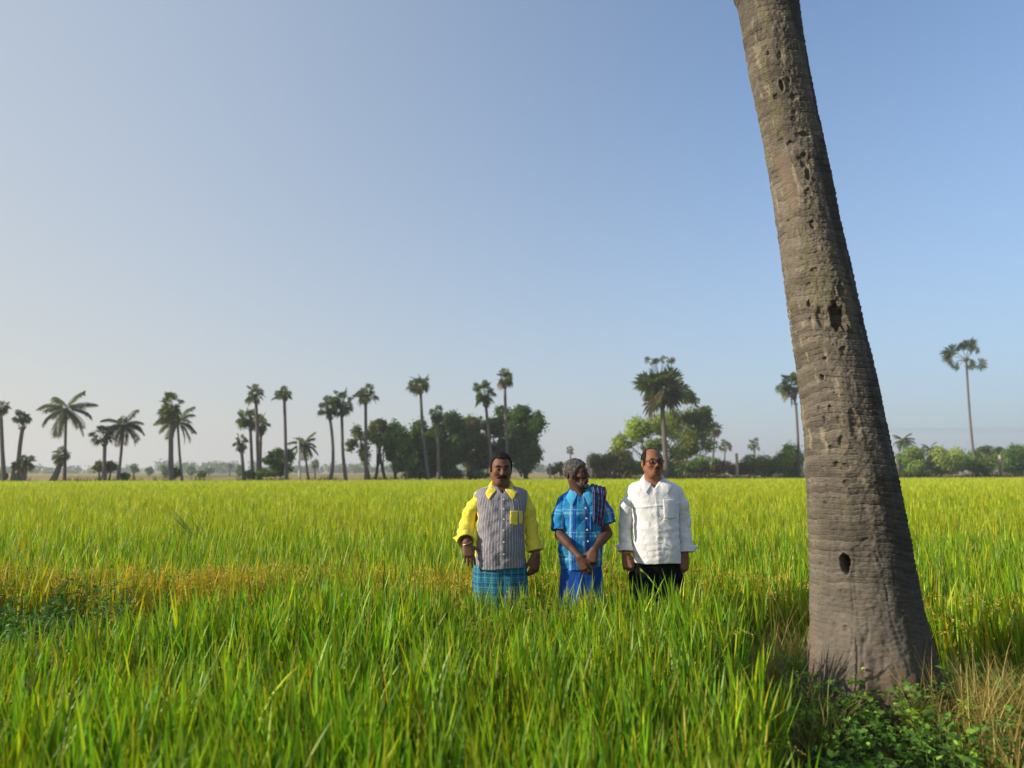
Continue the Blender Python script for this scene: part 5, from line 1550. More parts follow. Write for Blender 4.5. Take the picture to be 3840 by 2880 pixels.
def brow(H, parent, mat, thick=.0042, zz=.024):
    for s in (-1, 1):
        F = Field(H.p(s * .031, -.08, zz) - .045, H.p(s * .031, -.08, zz) + .045, .0025)
        H.cone(F, (s * .013, -.0925, zz - .001), (s * .032, -.0885, zz + .004), thick, thick * 1.1); H.cone(F, (s * .032, -.0885, zz + .004), (s * .049, -.0755, zz - .001), thick, thick * .6)
        V, Q = F.mesh(); link("eyebrow", np_mesh("eyebrow", V, Q), mat, parent)


def moustache(H, parent, mat, w=.030, t=.0072, drop=.012, name="moustache"):
    F = Field(H.p(0, -.09, -.05) - .06, H.p(0, -.09, -.05) + .06, .0026)
    for s in (-1, 1):
        H.cone(F, (s * .003, -.1005, -.0485), (s * w * .6, -.0955, -.0510), t * .85, t, .004); H.cone(F, (s * w * .6, -.0955, -.0510), (s * w, -.0845, -.0505 - drop), t, t * .5, .004)
    s_, x, y, z = F.sub(H.p(0, -.09, -.05) - .06, H.p(0, -.09, -.05) + .06)
    F.d[s_] += .0012 * vnoise(x * 300, y * 300, z * 120, 3)
    V, Q = F.mesh(); link(name, np_mesh(name, V, Q), mat, parent)


def skin_col(base, H, lips=(0.75, 0.55, 0.55), stubble=0.0, palm=None):
    base = np.array(base)
    def f(V):
        c = np.repeat(base[None], len(V), 0) * (1 + 0.10 * fbm(V[:, 0] * 22, V[:, 1] * 22, V[:, 2] * 22, 14, 3))[:, None]
        q = H.local(V)
        inh = (np.abs(q[:, 0]) < .12) & (q[:, 2] > -.14) & (q[:, 2] < .13) & (np.abs(q[:, 1]) < .14)
        lip = inh & (np.abs(q[:, 2] + .0655) < .0105) & (np.abs(q[:, 0]) < .0245) & (q[:, 1] < -.085)
        c[lip] *= np.array(lips)
        lid = inh & (((np.abs(q[:, 0]) - .031) / .020) ** 2 + ((q[:, 2] - .001) / .014) ** 2 < 1) & (q[:, 1] < -.05)
        c[lid] *= 0.72
        if stubble:
            b = inh & (q[:, 2] < -.045) & (q[:, 1] < .01) & (q[:, 2] > -.125)
            c[b] *= 1 - 0.35 * stubble
        return c
    return f


def scalp(H, F, off, hairline, noise=0.002, nsc=120, seed=1, k=.010):
    """hair cap: the skull grown by off, kept where hairline(q) > 0 (head-local metres)"""
    H.ell(F, (0, .016, .030), (.0735 + off, .092 + off, .082 + off)); H.ell(F, (0, -.020, .012), (.066 + off * .8, .070 + off * .8, .080 + off * .8), .02)
    lo = F.lo; hi = F.lo + F.h * (F.n - 1)
    s, x, y, z = F.sub(lo, hi)
    X, Y, Z = np.broadcast_arrays(x, y, z)
    q = H.local(np.stack([X, Y, Z], -1).reshape(-1, 3)).reshape(X.shape + (3,))
    F.d[s] += noise * fbm(x * nsc, y * nsc, z * nsc * .7, seed, 2)
    g = hairline(q)
    F.d[s] = np.maximum(F.d[s], -g * H.s)


def sides(q, yl):
    """hair behind the line y = yl(z) on the temples, above the ears and nape"""
    y, z = q[..., 1], q[..., 2]
    g = y - np.interp(z, yl[0], yl[1])
    return np.minimum(g, z - np.interp(y, [-.03, -.005, .012, .03, .06, .09], [-.026, -.030, .016, .004, -.058, -.072]))


def hair_obj(H, parent, mat, off, hairline, name="hair", **kw):
    c = H.p(0, .0, .02); F = Field(c - .15, c + .15, .0032)
    scalp(H, F, off, hairline, **kw)
    V, Q = F.mesh(); return link(name, np_mesh(name, relax(V, Q, 1, .4), Q), mat, parent)


def body_field(org, x0, x1, ztop):
    return Field((x0, -.42, -.02), (x1, .28, ztop), .0037)


def legs(F, hip, sx=.085, r=.075, y=.0):
    for s in (-1, 1):
        F.chain([(s * sx, y, hip), (s * sx * 1.05, y, hip * .54), (s * sx * 1.05, y + .02, .09)], [r, r * .68, .042], .03)
        F.cone((s * sx * 1.05, y + .03, .045), (s * sx * 1.25, y - .14, .03), .040, .028, .03)


def finish_body(F, parent, colf, extra=()):
    V, Q = F.mesh(); V = relax(V, Q, 1, .35)
    for v2, q2 in extra:
        Q = np.vstack([Q, q2 + len(V)]); V = np.vstack([V, v2])
    return link("body", np_mesh("body", V, Q, None, colf(V)), M_SKIN, parent)


def rel(X, Y, dy, org):
    """figure-frame point under photo pixel (X, Y), dy in front of (-) or behind (+) the man's middle"""
    return W(X, Y, PD + dy) - org


def lower_cloth(name, st, mat, parent, seed, folds=0.006, nf=9, h=.0065):
    """wrapped waist cloth down to the shins with soft vertical folds"""
    lo = (st[:, 1].min() - st[:, 2].max() - .04, -.3, st[0, 0] - .02); hi = (st[:, 1].max() + st[:, 2].max() + .04, .3, st[-1, 0] + .02)
    F = Field(lo, hi, h)
    fn = torso_fn(st, 0, 2.3)
    def g(x, y, z):
        a = np.arctan2(x, -y)
        fade = np.clip((st[-1, 0] - z) / .35, 0.15, 1)
        return fn(x, y, z) + folds * fade * (np.sin(a * nf + 2.2 * vnoise(x * 3, y * 3, z * 2.2, seed)) + .7 * fbm(a * 5, z * 2.0, 0 * z + seed, seed + 2, 2))
    F.op(g, lo, hi)
    return shirt_part(name, F, mat, parent, lambda V: np.stack([np.arctan2(V[:, 0] - st[0, 1], -V[:, 1]) * .185, V[:, 2], V[:, 1]], 1), 1)


def shirt_torso(name, st, mat, parent, seed, V_pt, v_slope, v_depth, hem, amp=.006, fold=None, pw=2.4, h=.0048, open_v=True):
    lo = np.array([st[:, 1].min() - st[:, 2].max() - .05, -.27, st[0, 0] - .03]); hi = np.array([st[:, 1].max() + st[:, 2].max() + .05, .27, st[-1, 0] + .06])
    F = Field(lo, hi, h)
    fn = torso_fn(st, 0, pw)
    def g(x, y, z):
        d = fn(x, y, z) + amp * fbm(x * 8, y * 8, z * 10, seed, 3) + amp * .45 * fbm(x * 22, y * 22, z * 26, seed + 9, 2)
        sg = np.where(x > st[0, 1], 1.0, -1.0)
        # crisp drag lines from the armpits down and a few across the belly
        p1 = (z - (x - st[0, 1]) * sg * 1.1) * 52 + 2.2 * vnoise(x * 6, y * 4, z * 6, seed + 21)
        p2 = (z + (x - st[0, 1]) * sg * .35) * 75 + 2.6 * vnoise(x * 7, y * 4, z * 6, seed + 22)
        h_ = (z - st[0, 0]) / (st[-1, 0] - st[0, 0])
        d = d + amp * 1.1 * ((.75 - np.abs(np.sin(p1)) ** .6) * np.clip(vnoise(x * 8, y * 4, z * 7, seed + 23) + .15, 0, 1) * np.exp(-((h_ - .62) / .22) ** 2)
                             + (.75 - np.abs(np.sin(p2)) ** .6) * np.clip(vnoise(x * 7, y * 4, z * 9, seed + 24) + .2, 0, 1) * np.exp(-((h_ - .22) / .20) ** 2))
        return d + fold(x, y, z) if fold is not None else d
    F.op(g, lo, hi)
    F.op(lambda x, y, z: hem(x, y) - z + 0 * x, lo, hi, 0, "and")
    inner = torso_fn(st, -.013, pw)
    F.op(lambda x, y, z: np.maximum(inner(x, y, z), z - st[0, 0] - .045), lo, hi, 0, "cut")
    if open_v:
        xv, yv, zv = V_pt
        F.op(lambda x, y, z: np.maximum((np.abs(x - xv) - (z - zv) * v_slope) * .8, np.maximum(y - v_depth, zv - z)), lo, hi, 0, "cut")
    return shirt_part(name, F, mat, parent, lambda V: np.stack([np.arctan2(V[:, 0] - np.interp(V[:, 2], st[:, 0], st[:, 1]), -V[:, 1] + .02) * .165, V[:, 2], V[:, 1]], 1), 1)


# =================================================================== man on the left: yellow and striped shirt
O1 = np.array([W(1878, 1768, PD)[0], PD, 0.0])
P1 = empty("person", O1, "heavy set man in a yellow and grey striped shirt with a checked blue waist cloth", "person", "men standing between the rice plots")
st1 = stations([(1818, 1853, 1912, .058, .02), (1825, 1828, 1936, .070, .015), (1832, 1802, 1957, .082, .012), (1841, 1786, 1972, .096, .008), (1862, 1782, 1977, .110, .002), (1895, 1786, 1974, .122, -.004),
                (1935, 1791, 1970, .132, -.010), (1985, 1791, 1968, .142, -.018), (2040, 1787, 1970, .150, -.022), (2090, 1781, 1973, .147, -.018), (2142, 1776, 1977, .142, -.010)], PD, O1)
H1 = Head(rel(1878, 1757, -.03, O1), yaw=.16, pitch=.10, roll=.0, s=.925)
F = body_field(O1, -.36, .36, 1.74)
legs(F, .84, .075, .072)
stb = st1.copy(); stb[:, 2] -= .030; stb[:, 3] -= .030
F.op(torso_fn(stb, 0, 2.3), (-.3, -.25, stb[0, 0]), (.3, .25, stb[-1, 0]), .02)
F.ell((0, .0, .88), (.13, .09, .11), None, .03)
F.cone(H1.p(0, .018, -.05), rel(1880, 1852, .012, O1), .052, .066, .025)
head_sdf(F, H1, 0.0, 1.08)
H1.ell(F, (0, -.02, -.095), (.045, .040, .024), .025)          # fuller under the chin
# arms: image-left arm reaches forward, the other hangs
aL = [rel(1812, 1880, .0, O1), rel(1752, 1966, .03, O1), rel(1750, 2034, -.12, O1)]
aR = [rel(1947, 1880, .0, O1), rel(1991, 1972, .03, O1), rel(2010, 2078, -.03, O1)]
F.chain(aL, [.040, .037, .0265], .02); F.chain(aR, [.040, .037, .0265], .02)
dL = np.array([.20, -.30, -.93]); dR = np.array([-.10, -.10, -1.0])
hand_sdf(F, aL[2] + .006 * dL, dL, (-.1, .85, -.35), (1, .2, .3), .94, (.22, .26, .30, .34), 1.0, (1.05, 1.15), -.05)
hand_sdf(F, aR[2] + .006 * dR, dR, (-.55, .80, 0), (-.8, -.5, 0), 1.0, (.42, .50, .52, .50), 1.1, (.42, .30), .22)
eL = list(eyes(H1, P1))
SK1 = (.190, .092, .058)
finish_body(F, P1, skin_col(SK1, H1, (.82, .62, .62), .3), eL)
brow(H1, P1, M_HAIR, .0056); moustache(H1, P1, M_HAIR, .034, .0096, .012)


def hl1(q):
    x, y, z = q[..., 0], q[..., 1], q[..., 2]
    g = sides(q, ([-.03, .0, .03, .055, .075, .09, .12], [-.012, -.024, -.033, -.036, -.040, -.052, -.085]))
    return np.maximum(g, np.minimum(z - .079 + .10 * np.abs(x), (.036 - np.abs(x)) * .8) - .004 * vnoise(x * 120, y * 60, z * 60, 4))


hair_obj(H1, P1, M_HAIR, .0105, hl1, noise=.0030)
# materials of his clothes
m = NT("striped_cotton"); v, u, w = uvw(m)
wob = m.math("MULTIPLY", m.math("SUBTRACT", m.noise(m.obj(), 9.0, 3.0), 0.5), .010)
uu = m.math("ADD", u, wob)
line = stripes(m, uu, .0172, 0.0, .17); thin = stripes(m, uu, .0172, .5, .57)
c = m.mix(m.math("MULTIPLY", m.noise(m.obj(), 420.0, 2.0), .5), (.155, .150, .185), (.26, .245, .275))
c = m.mix(m.math("MULTIPLY", thin, .35), c, (.42, .40, .42)); c = m.mix(m.math("MULTIPLY", line, .68), c, (.62, .58, .58))
YEL = (.78, .66, .075)
px_ = m.n("ShaderNodeSeparateXYZ"); m.l(m.obj(), px_.inputs[0])
side = m.math("GREATER_THAN", m.math("ABSOLUTE", u), m.math("ADD", .180, m.math("MULTIPLY", m.math("MAXIMUM", m.math("SUBTRACT", px_.outputs[2], float(rel(1880, 1930, 0, O1)[2])), 0.0), .9)))
yoke = m.math("GREATER_THAN", m.math("ADD", px_.outputs[2], m.math("MULTIPLY", px_.outputs[1], .9)), st1[-1, 0] - .034)
plk = m.math("MULTIPLY", band(m, m.math("ABSOLUTE", m.math("ADD", u, -.004)), .0125, .0148), m.math("LESS_THAN", px_.outputs[1], 0.0))
c = m.mix(m.math("MULTIPLY", plk, .5), c, (.07, .07, .085))
c = m.mix(m.math("MAXIMUM", side, yoke), c, YEL)
M_STR = m.done(m.bsdf(c, .85, .12, cloth_bump(m, 12.0, .45, .022), **{"Sheen Weight": .1}))
M_YEL = plain_cloth("yellow_cotton", YEL, .85, 15.0, .6, .022)
V1 = rel(1885, 1852, -.11, O1)
zh1 = rel(1880, 2130, -.1, O1)[2]


def hem1(x, y):
    a = np.abs(x - st1[0, 1])
    return zh1 - .004 + .05 * np.clip((a - .125) / .06, 0, 1) ** 1.5 + .006 * np.sin(x * 21)


def fold1(x, y, z):
    zz = z - zh1
    dr = .007 * np.sin((x * 1.2 + z * .35) * 60 + 3 * vnoise(x * 5, y * 3, z * 5, 41)) * np.clip(.40 - np.abs(zz - .30), 0, .3) * 2 * np.clip(vnoise(x * 6, 0 * y, z * 6, 42) + .35, 0, 1)
    pl = -.0035 * np.exp(-((x - V1[0] - .004) / .012) ** 2) * (y < 0)
    return dr + pl


SH1 = shirt_torso("shirt", st1, M_STR, P1, 11, V1, .80, -.02, hem1, .0065, fold1)
sl = [rel(1803, 1864, .004, O1), rel(1770, 1912, .012, O1), rel(1748, 1972, .022, O1), rel(1743, 2002, -.045, O1), rel(1746, 2024, -.095, O1)]
sleeve("sleeve", sl, [.051, .050, .049, .049, .049], M_YEL, SH1, 21, .006)
dl_ = (sl[-1] - sl[-2]) / np.linalg.norm(sl[-1] - sl[-2])
cuff("cuff", sl[-1] - dl_ * .035, sl[-1] + dl_ * .018, .055, .060, M_YEL, SH1, 22, [(sl[-1] + np.array([-.035, 0, .0]), sl[-1] + np.array([-.083, .02, .012]), .022)])
sr = [rel(1956, 1864, .004, O1), rel(1979, 1912, .014, O1), rel(1990, 1972, .022, O1), rel(1999, 2030, .0, O1), rel(2004, 2054, -.012, O1)]
sleeve("sleeve", sr, [.050, .048, .046, .046, .046], M_YEL, SH1, 23, .006)
dr_ = (sr[-1] - sr[-2]) / np.linalg.norm(sr[-1] - sr[-2])
cuff("cuff", sr[-1] - dr_ * .040, sr[-1] + dr_ * .022, .052, .054, M_YEL, SH1, 24, [(sr[-1] + np.array([.03, 0, .0]), sr[-1] + np.array([.062, .0, .004]), .02)])
collar("collar", rel(1880, 1838, .018, O1), rel(1880, 1846, 0, O1)[2], rel(1880, 1808, 0, O1)[2], .063, .066, V1[0], M_YEL, SH1, .058, (.046, .036), .026, .42, 0.04, st1)
pa, pb = rel(1913, 1916, -.13, O1), rel(1959, 1963, -.13, O1)
pk = patch("pocket", st1, pa[0], pb[0], pb[2], pa[2], M_YEL, SH1, .008, lambda u: -.010 * (1 - abs(2 * u - 1)))
patch("pocket_stripe", st1, pa[0] + .050, pa[0] + .058, pb[2] - .004, pa[2] + .002, M_STR, pk, .0125, None, 2, 10)
for Y in (1870, 1905, 1942, 1982, 2024, 2068):
    q = rel(1890, Y, 0, O1); disc("button", (q[0], front_y(st1, q[0], q[2]) - .004, q[2]), (0, -1, .05), .0055, .003, M_BTN, SH1)
m = NT("checked_lungi"); v, u, w = uvw(m)
c = m.mix(m.math("MULTIPLY", m.noise(m.obj(), 30.0, 3.0), .4), (.020, .145, .235), (.030, .19, .29))
c = m.mix(m.math("MULTIPLY", stripes(m, w, .062, 0.0, .42), .75), c, (.012, .065, .165)); c = m.mix(m.math("MULTIPLY", stripes(m, u, .055, 0.0, .36), .55), c, (.015, .075, .17))
c = m.mix(m.math("MULTIPLY", stripes(m, w, .031, .62, .74), .6), c, (.10, .38, .44)); c = m.mix(m.math("MULTIPLY", stripes(m, u, .055, .60, .72), .5), c, (.10, .36, .42))
c = m.mix(m.math("MULTIPLY", stripes(m, w, .0155, .2, .32), .35), c, (.12, .36, .42))
M_LUN = m.done(m.bsdf(c, .85, .12, cloth_bump(m, 9.0, .6, .03, (1, 1, .3))))
stl = stations([(2085, 1783, 1972, .128, -.008), (2120, 1776, 1977, .136, -.006), (2180, 1771, 1980, .138, 0), (2260, 1774, 1978, .135, 0), (2360, 1780, 1972, .13, 0), (2520, 1788, 1966, .125, 0)], PD, O1)
lower_cloth("waist_cloth", stl, M_LUN, P1, 5)
mm = NT("metal_bangle"); M_BANG = mm.done(mm.bsdf((.55, .42, .30), .3, .5, None, Metallic=.9))
ring("bangle", aL[2] + dL * .002, dL * .7 + np.array([.2, .4, -.3]), .034, .0030, M_BANG, P1)
mm = NT("gold_ring"); M_GOLD = mm.done(mm.bsdf((.75, .50, .16), .25, .5, None, Metallic=1.0))

# =================================================================== man in the middle: plaid shirt, looking right
O2 = np.array([W(2178, 1768, PD)[0], PD, 0.0])
P2 = empty("person", O2, "thin old grey haired man in a blue plaid shirt looking to the side", "person", "men standing between the rice plots")
st2 = stations([(1836, 2146, 2210, .052, .012), (1844, 2130, 2228, .060, .010), (1853, 2112, 2246, .070, .008), (1865, 2095, 2260, .080, .005), (1890, 2094, 2264, .090, .0), (1925, 2096, 2262, .098, -.004),
                (1975, 2098, 2258, .102, -.006), (2030, 2096, 2257, .106, -.008), (2090, 2098, 2256, .108, -.006), (2155, 2102, 2256, .108, -.004)], PD, O2)
H2 = Head(rel(2161, 1775, -.02, O2), yaw=1.0, pitch=-.02, roll=-.03, s=.84, sx=.96)
F = body_field(O2, -.30, .34, 1.70)
legs(F, .82, .060, .056)
stb = st2.copy(); stb[:, 2] -= .026; stb[:, 3] -= .026
F.op(torso_fn(stb, 0, 2.3), (-.3, -.25, stb[0, 0]), (.3, .25, stb[-1, 0]), .02)
F.ell((0, .0, .86), (.105, .070, .10), None, .03)
F.cone(H2.p(0, .020, -.055), rel(2176, 1862, .0, O2), .043, .054, .020)
F.cone(H2.p(-.045, .02, -.05), rel(2180, 1858, -.055, O2), .013, .013, .018)        # neck sinew
head_sdf(F, H2, .55, .94)
bL = [rel(2118, 1896, .0, O2), rel(2099, 2004, -.055, O2), rel(2173, 2088, -.195, O2)]
bR = [rel(2240, 1894, .0, O2), rel(2277, 2000, -.045, O2), rel(2229, 2060, -.205, O2)]
F.chain(bL, [.034, .0295, .0215], .015); F.cone(bL[1], bL[1] * .55 + bL[2] * .45, .030, .029, .02)
F.chain(bR, [.034, .0295, .0215], .015); F.cone(bR[1], bR[1] * .55 + bR[2] * .45, .030, .029, .02)
hand_sdf(F, bL[2], (.33, -.10, -.94), (.55, .80, .2), (.95, -.15, .3), .90, (.30, .42, .50, .55), 1.0, (.40, .18), .20)
hand_sdf(F, bR[2], (-.28, -.14, -.95), (.25, .9, 0), (-.95, -.2, 0), .90, (.75, .85, .9, .9), .8, (.80, .45), .05)
eM = list(eyes(H2, P2, (.15, -.05)))
SK2 = (.108, .053, .037)
finish_body(F, P2, skin_col(SK2, H2, (.85, .7, .7), .0), eM)
brow(H2, P2, M_HAIR, .0034); moustache(H2, P2, M_BEARD, .030, .0044, .010)
Fb = Field(H2.p(0, -.06, -.09) - .10, H2.p(0, -.06, -.09) + .10, .0026)
for s in (-1, 1):
    H2.cone(Fb, (s * .056, -.010, -.060), (s * .040, -.048, -.088), .0060, .0075, .006); H2.cone(Fb, (s * .040, -.048, -.088), (s * .012, -.082, -.098), .0075, .0100, .008)
    H2.cone(Fb, (s * .031, -.072, -.068), (s * .024, -.076, -.088), .003, .006, .006)
H2.cone(Fb, (-.012, -.080, -.100), (.012, -.080, -.100), .0085, .0085, .008); H2.cone(Fb, (0, -.082, -.088), (0, -.080, -.110), .007, .008, .006)
s_, x, y, z = Fb.sub(Fb.lo, Fb.lo + .2); Fb.d[s_] += .0022 * fbm(x * 170, y * 170, z * 120, 8, 2)
Vb, Qb = Fb.mesh(); link("beard", np_mesh("beard", Vb, Qb), M_BEARD, P2)


def hl2(q):
    x, y, z = q[..., 0], q[..., 1], q[..., 2]
    g = sides(q, ([-.03, .0, .03, .05, .066, .08, .12], [-.018, -.030, -.044, -.054, -.075, -.10, -.12]))
    return g - .003 * vnoise(x * 120, y * 90, z * 90, 4)


hair_obj(H2, P2, M_GREY, .0095, hl2, noise=.0034, nsc=150)
m = NT("blue_plaid"); v, u, w = uvw(m)
c = m.mix(m.math("MULTIPLY", m.noise(m.obj(), 60.0, 3.0), .35), (.018, .23, .47), (.035, .30, .55))
c = m.mix(m.math("MULTIPLY", stripes(m, w, .150, .0, .30), .55), c, (.012, .12, .42)); c = m.mix(m.math("MULTIPLY", stripes(m, w, .150, .44, .52), .55), c, (.22, .44, .62))
dk = stripes(m, u, .118, .30, .56); c = m.mix(m.math("MULTIPLY", dk, .9), c, (.008, .050, .30))
c = m.mix(m.math("MULTIPLY", stripes(m, u, .118, .40, .43), .5), c, (.06, .28, .55))
c = m.mix(m.math("MULTIPLY", stripes(m, u, .118, .08, .20), .60), c, (.34, .46, .66))
c = m.mix(m.math("MULTIPLY", stripes(m, w, .150, .62, .66), .4), c, (.30, .48, .66)); c = m.mix(m.math("MULTIPLY", stripes(m, u, .118, .70, .74), .55), c, (.012, .06, .28))
M_PLD = m.done(m.bsdf(c, .8, .15, cloth_bump(m, 11.0, .45, .022)))
M_CYAN = plain_cloth("light_blue_cotton", (.06, .38, .66), .8, 18.0, .4, .012)
V2 = rel(2180, 1868, -.09, O2); zh2 = rel(2170, 2143, -.1, O2)[2]


def hem2(x, y):
    return zh2 + .03 * np.clip((x - st2[0, 1] + .02) / .14, 0, 1) - .004 * np.sin(x * 30)


def fold2(x, y, z):
    zz = z - zh2
    a = .008 * np.sin(x * 46 + 2.5 * vnoise(x * 4, y * 3, z * 3, 52)) * np.clip((zz + .02) / .5, 0, 1) * np.clip((.62 - zz) / .4, 0, 1)
    return a - .003 * np.exp(-((x - V2[0] - .012) / .012) ** 2) * (y < 0)


SH2 = shirt_torso("shirt", st2, M_PLD, P2, 31, V2, .55, -.015, hem2, .006, fold2)
sl = [rel(2113, 1882, .004, O2), rel(2100, 1935, -.016, O2), rel(2096, 1990, -.042, O2)]
sleeve("sleeve", sl, [.047, .051, .056], M_PLD, SH2, 33, .006)
sr = [rel(2247, 1884, .004, O2), rel(2268, 1920, -.012, O2), rel(2283, 1964, -.028, O2)]
sleeve("sleeve", sr, [.046, .051, .055], M_PLD, SH2, 34, .006)
collar("collar", rel(2176, 1856, .006, O2), rel(2178, 1862, 0, O2)[2], rel(2172, 1824, 0, O2)[2], .057, .058, V2[0], M_CYAN, SH2, .062, (.034, .050), .028, .30, .10, st2)
for Y in (1902, 1940, 1982, 2024, 2066):
    q = rel(2191 + (Y - 1900) * .06, Y, 0, O2); disc("button", (q[0], front_y(st2, q[0], q[2]) - .005, q[2]), (0, -1, .05), .0062, .003, M_BTN, SH2)
pa, pb = rel(2212, 1935, -.1, O2), rel(2250, 1990, -.1, O2)
patch("pocket", st2, pa[0], pb[0], pb[2], pa[2], M_PLD, SH2, .006)
m = NT("blue_lungi"); c = m.mix(m.math("MULTIPLY", m.noise(m.obj(), 24.0, 4.0), .5), (.010, .075, .36), (.006, .045, .25))
M_BLU = m.done(m.bsdf(c, .8, .15, cloth_bump(m, 9.0, .7, .03, (1, 1, .25))))
stl = stations([(2095, 2106, 2252, .095, -.002), (2140, 2104, 2256, .104, 0), (2200, 2102, 2259, .108, 0), (2300, 2100, 2262, .11, 0), (2520, 2100, 2262, .11, 0)], PD, O2)
lower_cloth("waist_cloth", stl, M_BLU, P2, 9, .010, 8)
# towel over his left shoulder: a thing of its own
TW = rel(2243, 1850, 0, O2)
tw = empty("towel", O2 + np.array([TW[0], 0, TW[2]]), "narrow red and blue striped towel folded over the old man's shoulder", "towel")
m = NT("striped_towel"); v, u, w = uvw(m)
c = m.mix(m.math("MULTIPLY", m.noise(m.obj(), 200.0, 3.0), .6), (.035, .11, .27), (.06, .20, .38))
c = m.mix(m.math("MULTIPLY", stripes(m, u, .042, 0.0, .26), .85), c, (.13, .016, .034)); c = m.mix(m.math("MULTIPLY", stripes(m, u, .042, .44, .54), .7), c, (.10, .03, .09))
c = m.mix(m.math("MULTIPLY", stripes(m, u, .021, .70, .80), .7), c, (.40, .36, .42)); c = m.mix(m.math("MULTIPLY", stripes(m, w, .045, 0.0, .3), .6), c, (.13, .02, .05))
M_TWL = m.done(m.bsdf(c, .95, .08, cloth_bump(m, 30.0, .9, .012)))
nu, nv = 34, 60
UV = np.zeros((nv, nu, 3)); VV = np.zeros((nv, nu, 3))
for j in range(nv):
    t = j / (nv - 1)                    # 0 hanging end in front, 1 hanging end behind
    for i in range(nu):
        u = i / (nu - 1) - .5
        if t < .42:   a = (t / .42); yy = -.118 + .018 * a; zc = -.195 + .205 * a; top = 0.0; wd_ = .062 + .026 * a
        elif t < .62: a = (t - .42) / .20; yy = -.100 + .205 * a; zc = .010 + .034 * math.sin(a * math.pi); top = 1.0; wd_ = .096
        else:         a = (t - .62) / .38; yy = .105 + .012 * a; zc = .010 - .26 * a; top = 0.0; wd_ = .096 - .02 * a
        x = u * wd_ + (-.020) * (1 - min(1, t / .5))
        pl = .009 * math.sin(u * 24 + 1.3 * math.sin(t * 6)) + .006 * math.sin(u * 47 + 2)
        slope = -.26 * (x) * (1 if top else 1)
        if t < .42: y = yy - abs(pl) * 1.3 - .004; z = zc + slope - .02 * (u + .5) * (1 - t / .42) + .004 * math.sin(u * 30) * (1 - t / .42)
        elif t < .62: y = yy; z = zc + slope + abs(pl) * .8
        else: y = yy + abs(pl); z = zc + slope
        UV[j, i] = (x, y, z); VV[j, i] = (u * .115, t * .6, 0)
i = np.arange(nv - 1)[:, None] * nu; j = np.arange(nu - 1)[None]
q = np.stack([i + j, i + j + 1, i + nu + j + 1, i + nu + j], -1).reshape(-1, 4)
o = link("cloth", np_mesh("cloth", UV.reshape(-1, 3), q, None, None, VV.reshape(-1, 3)), M_TWL, tw)
md = o.modifiers.new("thick", "SOLIDIFY"); md.thickness = .007; md.offset = 0

# =================================================================== man on the right: white shirt, glasses
O3 = np.array([W(2452, 1768, PD)[0], PD, 0.0])
P3 = empty("person", O3, "balding man in glasses and a white shirt with rolled cuffs and black trousers", "person", "men standing between the rice plots")
st3 = stations([(1796, 2420, 2486, .056, .018), (1803, 2396, 2510, .068, .014), (1811, 2372, 2530, .082, .010), (1821, 2357, 2543, .096, .006), (1845, 2356, 2547, .108, .0), (1880, 2364, 2544, .116, -.006),
                (1930, 2370, 2541, .122, -.012), (1980, 2372, 2542, .130, -.016), (2035, 2372, 2546, .134, -.018), (2085, 2373, 2549, .130, -.014), (2122, 2376, 2550, .126, -.010)], PD, O3)
H3 = Head(rel(2446, 1736, -.025, O3), yaw=.17, pitch=-.07, roll=.0, s=.872)
F = body_field(O3, -.30, .32, 1.74)
legs(F, .84, .080, .064)
stb = st3.copy(); stb[:, 2] -= .030; stb[:, 3] -= .030
F.op(torso_fn(stb, 0, 2.3), (-.3, -.25, stb[0, 0]), (.3, .25, stb[-1, 0]), .02)
F.ell((0, .0, .88), (.12, .08, .11), None, .03)
F.cone(H3.p(0, .018, -.05), rel(2450, 1830, .01, O3), .049, .062, .025)
head_sdf(F, H3, 0.0, 1.06)
H3.ell(F, (0, -.02, -.095), (.042, .036, .022), .025)
cL = [rel(2388, 1864, .0, O3), rel(2347, 1960, .03, O3), rel(2348, 2076, -.03, O3)]
cR = [rel(2524, 1864, .0, O3), rel(2562, 1958, .03, O3), rel(2567, 2080, -.02, O3)]
F.chain(cL, [.037, .034, .026], .02); F.chain(cR, [.037, .034, .026], .02)
d3L = np.array([.10, -.16, -1.0]); d3R = np.array([-.06, -.10, -1.0])
tipsL, thL = hand_sdf(F, cL[2] + .008 * d3L, d3L, (.35, .93, 0), (.9, -.35, 0), .95, (.95, 1.05, 1.1, 1.1), .5, (.22, .02), .35)
hand_sdf(F, cR[2] + .008 * d3R, d3R, (-.45, .9, 0), (-.85, -.45, 0), .95, (.55, .62, .68, .7), .7, (.35, .18), .25)
eR = list(eyes(H3, P3))
SK3 = (.265, .122, .070)
finish_body(F, P3, skin_col(SK3, H3, (.80, .60, .62), .25), eR)
brow(H3, P3, M_HAIR, .0030, .025); moustache(H3, P3, M_HAIR, .027, .0042, .010)


def hl3(q):
    x, y, z = q[..., 0], q[..., 1], q[..., 2]
    g = sides(q, ([-.03, .0, .03, .055, .075, .09, .12], [-.016, -.030, -.040, -.040, -.026, -.008, .004]))
    return np.minimum(g, np.maximum(.092 - z, (y - .006)) * .9 + .0 * x) - .002 * vnoise(x * 120, y * 60, z * 60, 4)


hair_obj(H3, P3, M_HAIR, .0070, hl3, noise=.0024)
